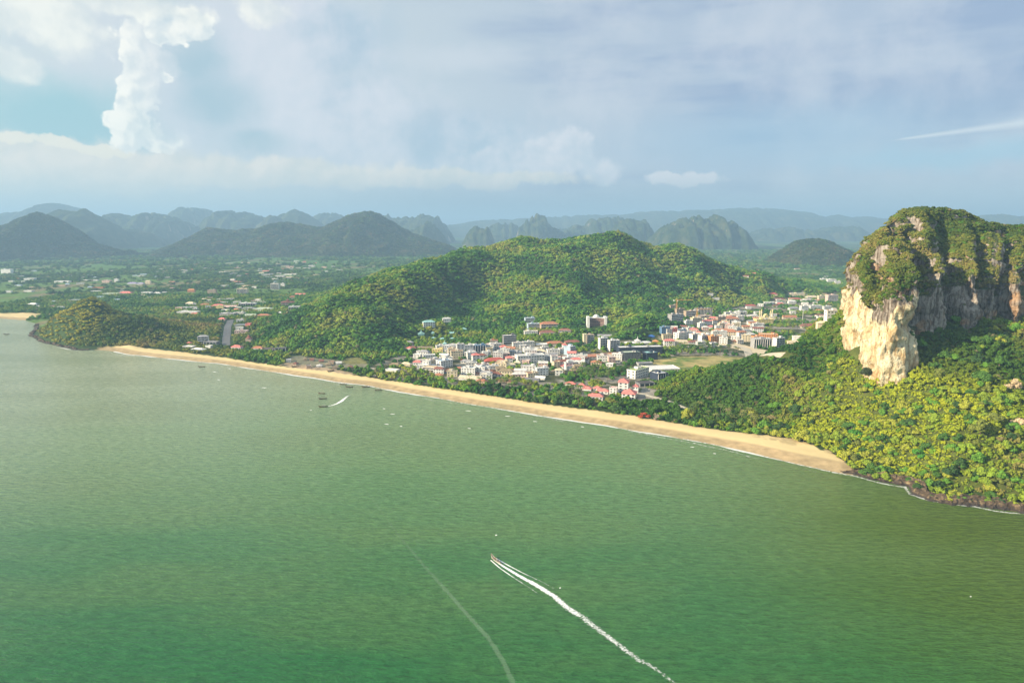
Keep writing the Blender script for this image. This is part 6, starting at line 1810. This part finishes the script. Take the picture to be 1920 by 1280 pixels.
special(1600, 822, 7.0, 6.0, L3, "vivid green tree low on the slope above the end of the beach", "broadleaf_tree", 600, 75)
special(1720, 862, 6.6, 5.6, L3, "vivid green spreading tree in the middle of the lower slope", "broadleaf_tree", 600, 76)
special(1622, 715, 7.5, 8.0, flat_mat("dark_leaf_mat", (.035, .055, .015)), "dark tree clump right under the cream cliff face", "broadleaf_tree", 500, 78)
special(866, 680, 5.0, 4.5, flat_mat("rust_leaf_mat", (.30, .09, .03)), "rust coloured round tree in the middle of the beach town", "broadleaf_tree", 400, 79)
MT = flat_mat("dry_leaf_mat", (.62, .46, .27))
special(1902, 738, 7.0, 8.5, MT, "pale tan dry tree at the right edge, upper one of two", "dry_tree", 420, 81)
special(1910, 800, 6.0, 6.5, MT, "pale tan dry tree at the right edge, lower one of two", "dry_tree", 420, 82)
# palms
pp = bpy.data.objects.new("coconut_palm", None); LINK(pp); pp['category'] = "palm"
obj("trunk", PALM_TRUNK, pp).scale = (9, 9, 9); o_ = obj("crown", PALM_CROWN, pp, loc=(0, 0, 9)); o_.scale = (3.6, 3.6, 3.6)
R = random.Random(12); used = False
def palms(poly, n, desc):
    global used
    P = np.array([ground(a, b, 5)[:2] for a, b in poly]); lo = P.min(0); hi = P.max(0); c = 0; tr = 0
    while c < n and tr < 5000:
        tr += 1
        x = R.uniform(lo[0], hi[0]); y = R.uniform(lo[1], hi[1])
        if not inpoly(np.array([x]), np.array([y]), P)[0] or not clear_of(np.array([x]), np.array([y]))[0][0]:
            continue
        z = float(H(x, y)[0])
        if used:
            t = pp.copy(); LINK(t)
            for ch in pp.children:
                q = ch.copy(); LINK(q); q.parent = t
        else:
            t = pp; used = True
        s = R.uniform(.95, 1.5)
        t.location = (x, y, z - .3); t.scale = (s, s, s); t.rotation_euler = (R.uniform(-.06, .06), R.uniform(-.06, .06), R.uniform(0, 6.28))
        u = (x - lo[0]) / (hi[0] - lo[0]); vv = (y - lo[1]) / (hi[1] - lo[1])
        t['label'] = ("short " if s < 1.12 else "tall " if s > 1.36 else "") + "coconut palm " + desc + (", left side" if u < .33 else ", right side" if u > .66 else ", middle") + (" front" if vv < .5 else " back")
        t['group'] = "coconut palms " + desc
        c += 1
palms([(1085, 712), (1060, 700), (1120, 690), (1170, 700), (1165, 716), (1120, 722)], 34, "in the grove behind the resort")
palms([(1250, 664), (1240, 655), (1290, 645), (1350, 655), (1390, 660), (1390, 668), (1300, 668)], 34, "between the grassy field and the right town")
palms([(1040, 758), (1040, 735), (1080, 735), (1110, 755), (1100, 765)], 14, "left of the resort")
palms([(1440, 640), (1440, 612), (1500, 610), (1560, 625), (1500, 640)], 24, "behind the jungle ridge")
palms([(860, 730), (880, 716), (1000, 725), (1040, 750), (950, 742)], 22, "behind the middle of the beach")
palms([(1290, 790), (1290, 765), (1400, 770), (1440, 800), (1380, 802)], 22, "at the foot of the right headland")
# ------------------------------------------------------------------ boats
M_HULL = wall_mat((.13, .085, .06), .6, 'hull'); M_SHADE = wall_mat((.25, .20, .16), .8, 'canopy'); M_MOTOR = wall_mat((.06, .06, .065), .5, 'motor')
def hull_mb(L, W, D, bow=1.6, n=15, seats=True):
    mb = MB(); V = []; m = 9
    for i in range(n):
        u = i / (n - 1); x = (u - .5) * L
        wd = W / 2 * (math.sin(math.pi * min(1, u * .86 + .10)) ** .6) * (1 if u < .97 else .4)
        top = D + bow * max(0, (u - .55) / .45) ** 2.2 + .45 * max(0, (.2 - u) / .2) ** 2
        bot = -.25 + (top + .1) * max(0, (u - .86) / .14) ** 2 * .75
        for j in range(m):
            a = (j / (m - 1) - .5) * math.pi
            V.append((x, wd * math.sin(a), bot + (top - bot) * (1 - math.cos(a)) ** .7 if abs(a) < math.pi / 2 - 1e-6 else top))
    F = [(i * m + j, (i + 1) * m + j, (i + 1) * m + j + 1, i * m + j + 1) for i in range(n - 1) for j in range(m - 1)]
    F += [tuple(range(m))]
    mb.add(V, F)
    # deck boards a little under the rim
    mb.box(-L * .40, L * .36, -W * .36, W * .36, D * .42, D * .5)
    return mb
def longtail(name, label, loc, rz, sc=1.0, group=None, proto=None):
    if proto is None:
        t = obj(name, None, label=label, category="boat")
        obj("hull", hull_mb(11, 1.9, .8).data("hull", M_HULL, smooth=True), t)
        ca = MB(); n = 7
        for k in range(n):
            a0 = (k / n - .5) * 2; a1 = ((k + 1) / n - .5) * 2
            z0 = 2.35 - .25 * a0 * a0; z1 = 2.35 - .25 * a1 * a1
            ca.add([(-3, a0 * .95, z0), (2, a0 * .95, z0), (2, a1 * .95, z1), (-3, a1 * .95, z1), (-3, a0 * .95, z0 + .06), (2, a0 * .95, z0 + .06), (2, a1 * .95, z1 + .06), (-3, a1 * .95, z1 + .06)],
                   [(0, 3, 2, 1), (4, 5, 6, 7), (0, 1, 5, 4), (2, 3, 7, 6)])
        obj("canopy", ca.data("canopy", M_SHADE), t)
        ps = MB()
        for x in (-2.8, -.5, 1.8):
            for y in (-.85, .85):
                ps.bar((x, y, .5), (x, y, 2.15), .05, n=4)
        obj("canopy_posts", ps.data("canopy_posts", M_HULL), t, kind='stuff')
        mo = MB().box(-4.9, -4.2, -.3, .3, .95, 1.5); mo.bar((-4.8, 0, 1.2), (-8.2, 0, -.1), .07, n=5)
        obj("engine", mo.data("engine", M_MOTOR), t)
        obj("seat", MB().box(-1.2, -.9, -.75, .75, .62, .7).data("seat", M_HULL), t)
    else:
        t = proto.copy(); LINK(t)
        for ch in proto.children:
            c = ch.copy(); LINK(c); c.parent = t
    t.location = loc; t.rotation_euler = (0, 0, rz); t.scale = (sc, sc, sc)
    t['label'] = label
    if group: t['group'] = group
    return t
G = "longtail boats moored off the beach"
BO = [(603, 738, 170, "dark longtail boat farthest from the beach but two, topmost of the three in a column off the shore", G), (605, 748, 195, "dark longtail boat in the middle of the column of three off the shore", G),
      (606, 763, 190, "dark longtail boat trailing a curved wake off the beach", None), (644, 721, 185, "dark longtail boat close inshore, leftmost of the four near the surf", G),
      (655, 726, 185, "dark longtail boat close inshore, second from the left near the surf", G), (686, 726, 190, "dark longtail boat close inshore, third from the left near the surf", G),
      (709, 732, 190, "dark longtail boat close inshore, rightmost near the surf", G), (378, 688, 185, "lone dark longtail boat off the left end of the long beach", None),
      (12, 627, 190, "lone small boat on the bright water left of the small headland", None)]
LABEL_FIX = {0: "dark longtail boat at the top of the column of three off the shore"}
proto = None
for i, (a, b, rz, lb, g) in enumerate(BO):
    p = ground(a, b, 0)
    t = longtail("longtail_boat", LABEL_FIX.get(i, lb), (p[0], p[1], .05), math.radians(rz), .80 + .06 * (i % 3), g, proto)
    proto = proto or t
for (a, b, rz, lb) in [(620, 697, 230, "longtail boat drawn up on the dry sand left of the middle"), (554, 688, 200, "dark boat lying at the back of the beach before the cluttered yard"),
                       (709, 709, 215, "longtail boat beached on the sand near the left end of the town"), (732, 713, 190, "dark boat half under the trees at the back of the beach")]:
    p = hit(a, b)
    longtail("longtail_boat", lb, (p[0], p[1], p[2] + .25), math.radians(rz), .95, None, proto)

# ---- speedboat with its wake
def foam_mat(name, dens, aniso=(1, 1), thr=.5, col=(.86, .88, .84)):
    m_, N, b = new_mat(name)
    pos = N.node('ShaderNodeNewGeometry').outputs['Position']
    zone = N.xyz(N.node('ShaderNodeAttribute', attribute_name='zone').outputs['Color'])
    n = N.noise(pos, dens, 5, .68); n2 = N.noise(pos, dens * .22, 3, .6)
    f = N.m('ADD', N.m('MULTIPLY', n, .72), N.m('MULTIPLY', n2, .28))
    a = N.ss(N.m('ADD', f, N.m('MULTIPLY_ADD', zone[0], .7, -.62)), thr - .28, thr - .06)
    N.put(b.inputs['Base Color'], col); b.inputs['Roughness'].default_value = .8
    N.put(b.inputs['Alpha'], N.m('MULTIPLY', a, zone[1]))
    return m_
M_FOAM = foam_mat("foam_mat", 0.9)
def ribbon(name, P, widths, core, strength, label, mat, z=.06, step=1.5, cat="foam"):
    """a strip of foam along a path; zone.r is how thick the foam lies, zone.g how opaque"""
    P = np.asarray(P, float)
    A = np.column_stack([P, widths, core, strength])
    A, s = resample(A, step)
    xy = A[:, :2]; T = np.gradient(xy, axis=0); T /= np.linalg.norm(T, axis=1)[:, None] + 1e-9; Nn = np.stack([-T[:, 1], T[:, 0]], 1)
    m = 13; V = []; C = []
    for j in range(m):
        v = j / (m - 1) * 2 - 1
        V.append(np.column_stack([xy + Nn * (v * A[:, 2])[:, None] / 2, np.full(len(A), z)]))
        C.append(np.column_stack([A[:, 3] * (1 - abs(v) ** 2.0), A[:, 4], np.zeros(len(A))]))
    V = np.stack(V, 1).reshape(-1, 3); C = np.stack(C, 1).reshape(-1, 3)
    return obj(name, mesh_data(name, V, grid_faces(len(A), m), [mat], True, C), kind='stuff', label=label, category=cat)
wk = [(925, 1048), (945, 1062), (975, 1080), (1005, 1096), (1040, 1118), (1065, 1140), (1090, 1155), (1125, 1182), (1160, 1208), (1195, 1235), (1225, 1250), (1262, 1278), (1300, 1300), (1350, 1335)]
WP = [ground(a, b, 0)[:2] for a, b in wk]
ribbon("wake", WP, [1.6, 2.6, 4.0, 5.4, 6.4, 7.4, 7.6, 7.2, 6.8, 6.2, 5.6, 5, 4.6, 4.2], [1.1, 1.0, .92, .86, .80, .74, .70, .68, .66, .64, .62, .6, .57, .54], [1, 1, 1, 1, 1, .95, .9, .85, .8, .8, .75, .65, .6, .55], "long white wake trailing from the speedboat to the lower right", M_FOAM)
for side in (-1, 1):
    pts = []
    for i in range(6):
        a = np.array(WP[i]); d = np.array(WP[i + 1]) - a; d /= np.linalg.norm(d); n_ = np.array([-d[1], d[0]])
        pts.append(a + n_ * side * (2.0 + i * .95))
    ribbon("wake", pts, [1.2, 1.5, 1.6, 1.6, 1.6, 1.4], [1.1, .9, .72, .60, .52, .42], [1, 1, .9, .7, .5, .3], "thin bow wave spreading beside the speedboat wake, " + ("upper side" if side > 0 else "lower side"), M_FOAM, z=.10, step=.8)
M_FAINT = foam_mat("faint_slick_mat", .35, thr=.34, col=(.30, .46, .28))
fw = [(600, 800), (690, 925), (745, 1000), (800, 1066), (836, 1106), (872, 1147), (915, 1194), (943, 1238), (970, 1300)]
ribbon("old_wake", [ground(a, b, 0)[:2] for a, b in fw], [3, 3.5, 3.5, 4, 4, 4, 4, 4, 4], [.5, .5, .5, .55, .6, .64, .64, .62, .6], [.05, .09, .13, .17, .22, .26, .26, .24, .2], "faint green slick of an older wake running down the bay", M_FAINT, z=.04)
def speedboat():
    p0 = np.array(WP[0]); d = np.array(WP[0]) - np.array(WP[2]); rz = math.atan2(d[1], d[0])
    t = obj("longtail_boat", None, loc=(p0[0] - math.cos(rz) * 2.5, p0[1] - math.sin(rz) * 2.5, .25), label="fast longtail boat with people aboard at the head of the long white wake", category="boat")
    t.rotation_euler = (0, math.radians(-3), rz)
    obj("hull", hull_mb(10, 1.9, .75, 1.9).data("hull", wall_mat((.62, .55, .45), .5, 'hull'), smooth=True), t)
    mo = MB().box(-4.6, -3.9, -.3, .3, .9, 1.5); mo.bar((-4.5, 0, 1.2), (-7.6, 0, -.2), .08, n=5)
    obj("engine", mo.data("engine", M_MOTOR), t)
    rb = MB()
    for k in range(3):
        rb.bar((4.5, -.06 + .06 * k, 1.9), (4.7, -.1 + .1 * k, 1.2), .09, n=5)
    obj("bow_ribbon", rb.data("bow_ribbon", wall_mat((.75, .12, .06), .8, 'cloth')), t)
    for x in (-1.8, 0, 1.5):
        obj("seat", MB().box(x - .18, x + .18, -.8, .8, .55, .63).data("seat", M_HULL), t)
    bpy.context.view_layer.update()
    return t
SB = speedboat()
# people in the boat: one skinned body each
def person(label, loc, rz, shirt, sitting=True, scale=1.0, lean=0.0):
    hip = .02 if sitting else .85
    J = {'pelvis': (0, 0, hip), 'chest': (lean, 0, hip + .42), 'neck': (lean * 1.2, 0, hip + .58), 'head': (lean * 1.3, 0, hip + .74),
         'sl': (lean, .19, hip + .50), 'el': (lean + .12, .24, hip + .24), 'hl': (lean + .34, .16, hip + .20), 'sr': (lean, -.19, hip + .50), 'er': (lean + .12, -.24, hip + .24), 'hr': (lean + .34, -.16, hip + .20)}
    if sitting:
        J.update(pl=(.04, .1, hip), kl=(.44, .12, hip + .04), al=(.46, .12, hip - .40), fl=(.60, .12, hip - .43), pr=(.04, -.1, hip), kr=(.44, -.12, hip + .04), ar=(.46, -.12, hip - .40), fr=(.60, -.12, hip - .43))
    else:
        J.update(pl=(0, .1, hip - .06), kl=(.05, .12, hip - .44), al=(-.02, .12, hip - .82), fl=(.14, .13, hip - .84), pr=(0, -.1, hip - .06), kr=(.05, -.12, hip - .44), ar=(-.02, -.12, hip - .82), fr=(.14, -.13, hip - .84))
    E = [('pelvis', 'chest'), ('chest', 'neck'), ('neck', 'head'), ('chest', 'sl'), ('sl', 'el'), ('el', 'hl'), ('chest', 'sr'), ('sr', 'er'), ('er', 'hr'), ('pelvis', 'pl'), ('pl', 'kl'), ('kl', 'al'), ('al', 'fl'), ('pelvis', 'pr'), ('pr', 'kr'), ('kr', 'ar'), ('ar', 'fr')]
    Rd = dict(pelvis=.14, chest=.16, neck=.06, head=.105, sl=.07, el=.05, hl=.04, sr=.07, er=.05, hr=.04, pl=.09, kl=.065, al=.045, fl=.04, pr=.09, kr=.065, ar=.045, fr=.04)
    ks = list(J); me = bpy.data.meshes.new("person")
    me.from_pydata([J[k] for k in ks], [(ks.index(a), ks.index(b)) for a, b in E], []); me.update()
    m_, N, b = new_mat("person_mat")
    z = N.xyz(N.node('ShaderNodeTexCoord').outputs['Object'])[2]
    c = N.mix(N.ss(z, hip + .55, hip + .57), shirt, (.32, .19, .12)); c = N.mix(N.ss(z, hip + .02, hip + .0), c, (.05, .05, .08))
    N.put(b.inputs['Base Color'], c)
    me.materials.append(m_)
    o = obj("person", me, label=label, category="person")
    sk = o.modifiers.new("skin", 'SKIN')
    for i, k in enumerate(ks):
        me.skin_vertices[0].data[i].radius = (Rd[k], Rd[k]); me.skin_vertices[0].data[i].use_root = (k == 'pelvis')
    ss = o.modifiers.new("sub", 'SUBSURF'); ss.levels = 1; ss.render_levels = 1
    o.location = loc; o.rotation_euler = (0, 0, rz); o.scale = (scale,) * 3
    hr = MB(); 
    V, F = ICO1
    hr.add([tuple(v * np.array([.115, .11, .08]) + np.array([J['head'][0] - .015, 0, J['head'][2] + .05])) for v in V], [tuple(f) for f in F])
    obj("hair", hr.data("hair", wall_mat((.02, .015, .012), .7, 'hair'), smooth=True), o)
Mw = SB.matrix_world; rz = SB.rotation_euler[2]
for (dx, dy, sh, lb, sit) in [(-3.2, .25, (.08, .08, .09), "person in dark clothes standing at the engine of the fast boat", False), (-1.8, -.3, (.06, .07, .10), "person in a dark blue shirt seated behind the middle of the fast boat", True),
                              (0, .3, (.10, .06, .06), "person in a dark red shirt seated in the middle of the fast boat", True), (1.5, -.2, (.55, .22, .10), "person in an orange shirt seated nearest the bow of the fast boat", True)]:
    w = Mw @ Vector((dx, dy, .73 if sit else .42)); person(lb, w, rz, sh, sit)

# ---- surf: broken lines of foam along the beach and the rocks
def surf(px0, px1, off, width, core, strg, label, seed, mat=M_FOAM):
    i = [k for k, (a, b) in enumerate(COAST_PX) if px0 <= a <= px1 and k >= 8 or (px1 < 100 and a <= px1)]
    P, s = resample(COAST[i], 4.0)
    T = np.gradient(P, axis=0); T /= np.linalg.norm(T, axis=1)[:, None]; Nn = np.stack([T[:, 1], -T[:, 0]], 1)
    wob = off + 5 * (fbm(s / 40, s * 0, seed=seed) - .5) * (1 + abs(off) / 6)
    Q = P + Nn * wob[:, None]
    n1 = fbm(s / 30, s * 0 + 4, seed=seed + 1)
    ribbon("surf", Q, width * (.5 + n1), core * (.72 + .5 * sstep(n1, .35, .6)), np.full(len(s), strg), label, mat, z=.14 if off < 4 else .07, step=2.5)
M_SURF = foam_mat("surf_foam_mat", 0.30, col=(.88, .88, .83))
surf(215, 1560, .5, 5.0, .95, .85, "white surf line along the water's edge of the long beach", 11, M_SURF)
surf(215, 1560, 8, 6, .50, .5, "thin outer foam line off the long beach", 12, M_SURF)
surf(400, 1560, 17, 7, .36, .45, "broken foam patches beyond the surf of the long beach", 13, M_SURF)
surf(1550, 2300, 3.5, 4.5, .60, .65, "white foam washing the rocks of the right headland", 14, M_SURF)
surf(50, 215, 4, 4, .8, .7, "thin foam at the rocks of the left headland", 15, M_SURF)
# ---- white caps scattered on the bay
R = random.Random(4)
caps = [(495, 727, 9), (402, 697, 8), (410, 712, 6), (725, 795, 8), (752, 799, 5), (880, 803, 5), (736, 776, 8), (583, 769, 4), (1298, 838, 6), (720, 766, 5), (930, 1003, 3), (1050, 1102, 2), (1820, 1118, 2), (430, 691, 6), (1092, 800, 6), (1003, 790, 7), (952, 780, 8), (878, 770, 9), (1340, 850, 5)]
for a, b, L in caps:
    p = ground(a, b, 0); s = p[1] / 1280 * 1.6; L = L * s * .9
    an = math.radians(R.uniform(-20, 10)); d = np.array([math.cos(an), math.sin(an)])
    c = np.array(p[:2])
    pts = [c - d * L / 2, c - d * L * .2 + [0, .4], c + d * L * .2 - [0, .4], c + d * L / 2]
    ribbon("whitecap", pts, [.6, 2.2, 2.6, .6], [.7, 1.2, 1.2, .6], [1, 1, 1, 1], "small breaking whitecaps scattered over the bay", M_SURF, z=.12, step=.8, cat="foam")
cw = [(613, 762), (622, 760), (631, 757), (640, 752), (646, 747), (652, 742), (660, 740)]
ribbon("wake", [ground(a, b, 0)[:2] for a, b in cw], [2, 3.4, 4.5, 6, 5, 4, 3], [.8, .9, 1.0, 1.2, 1.1, .8, .4], [.8, .9, 1, 1, .9, .6, .3], "short curved wake behind the moored looking longtail boat", M_SURF, z=.1)
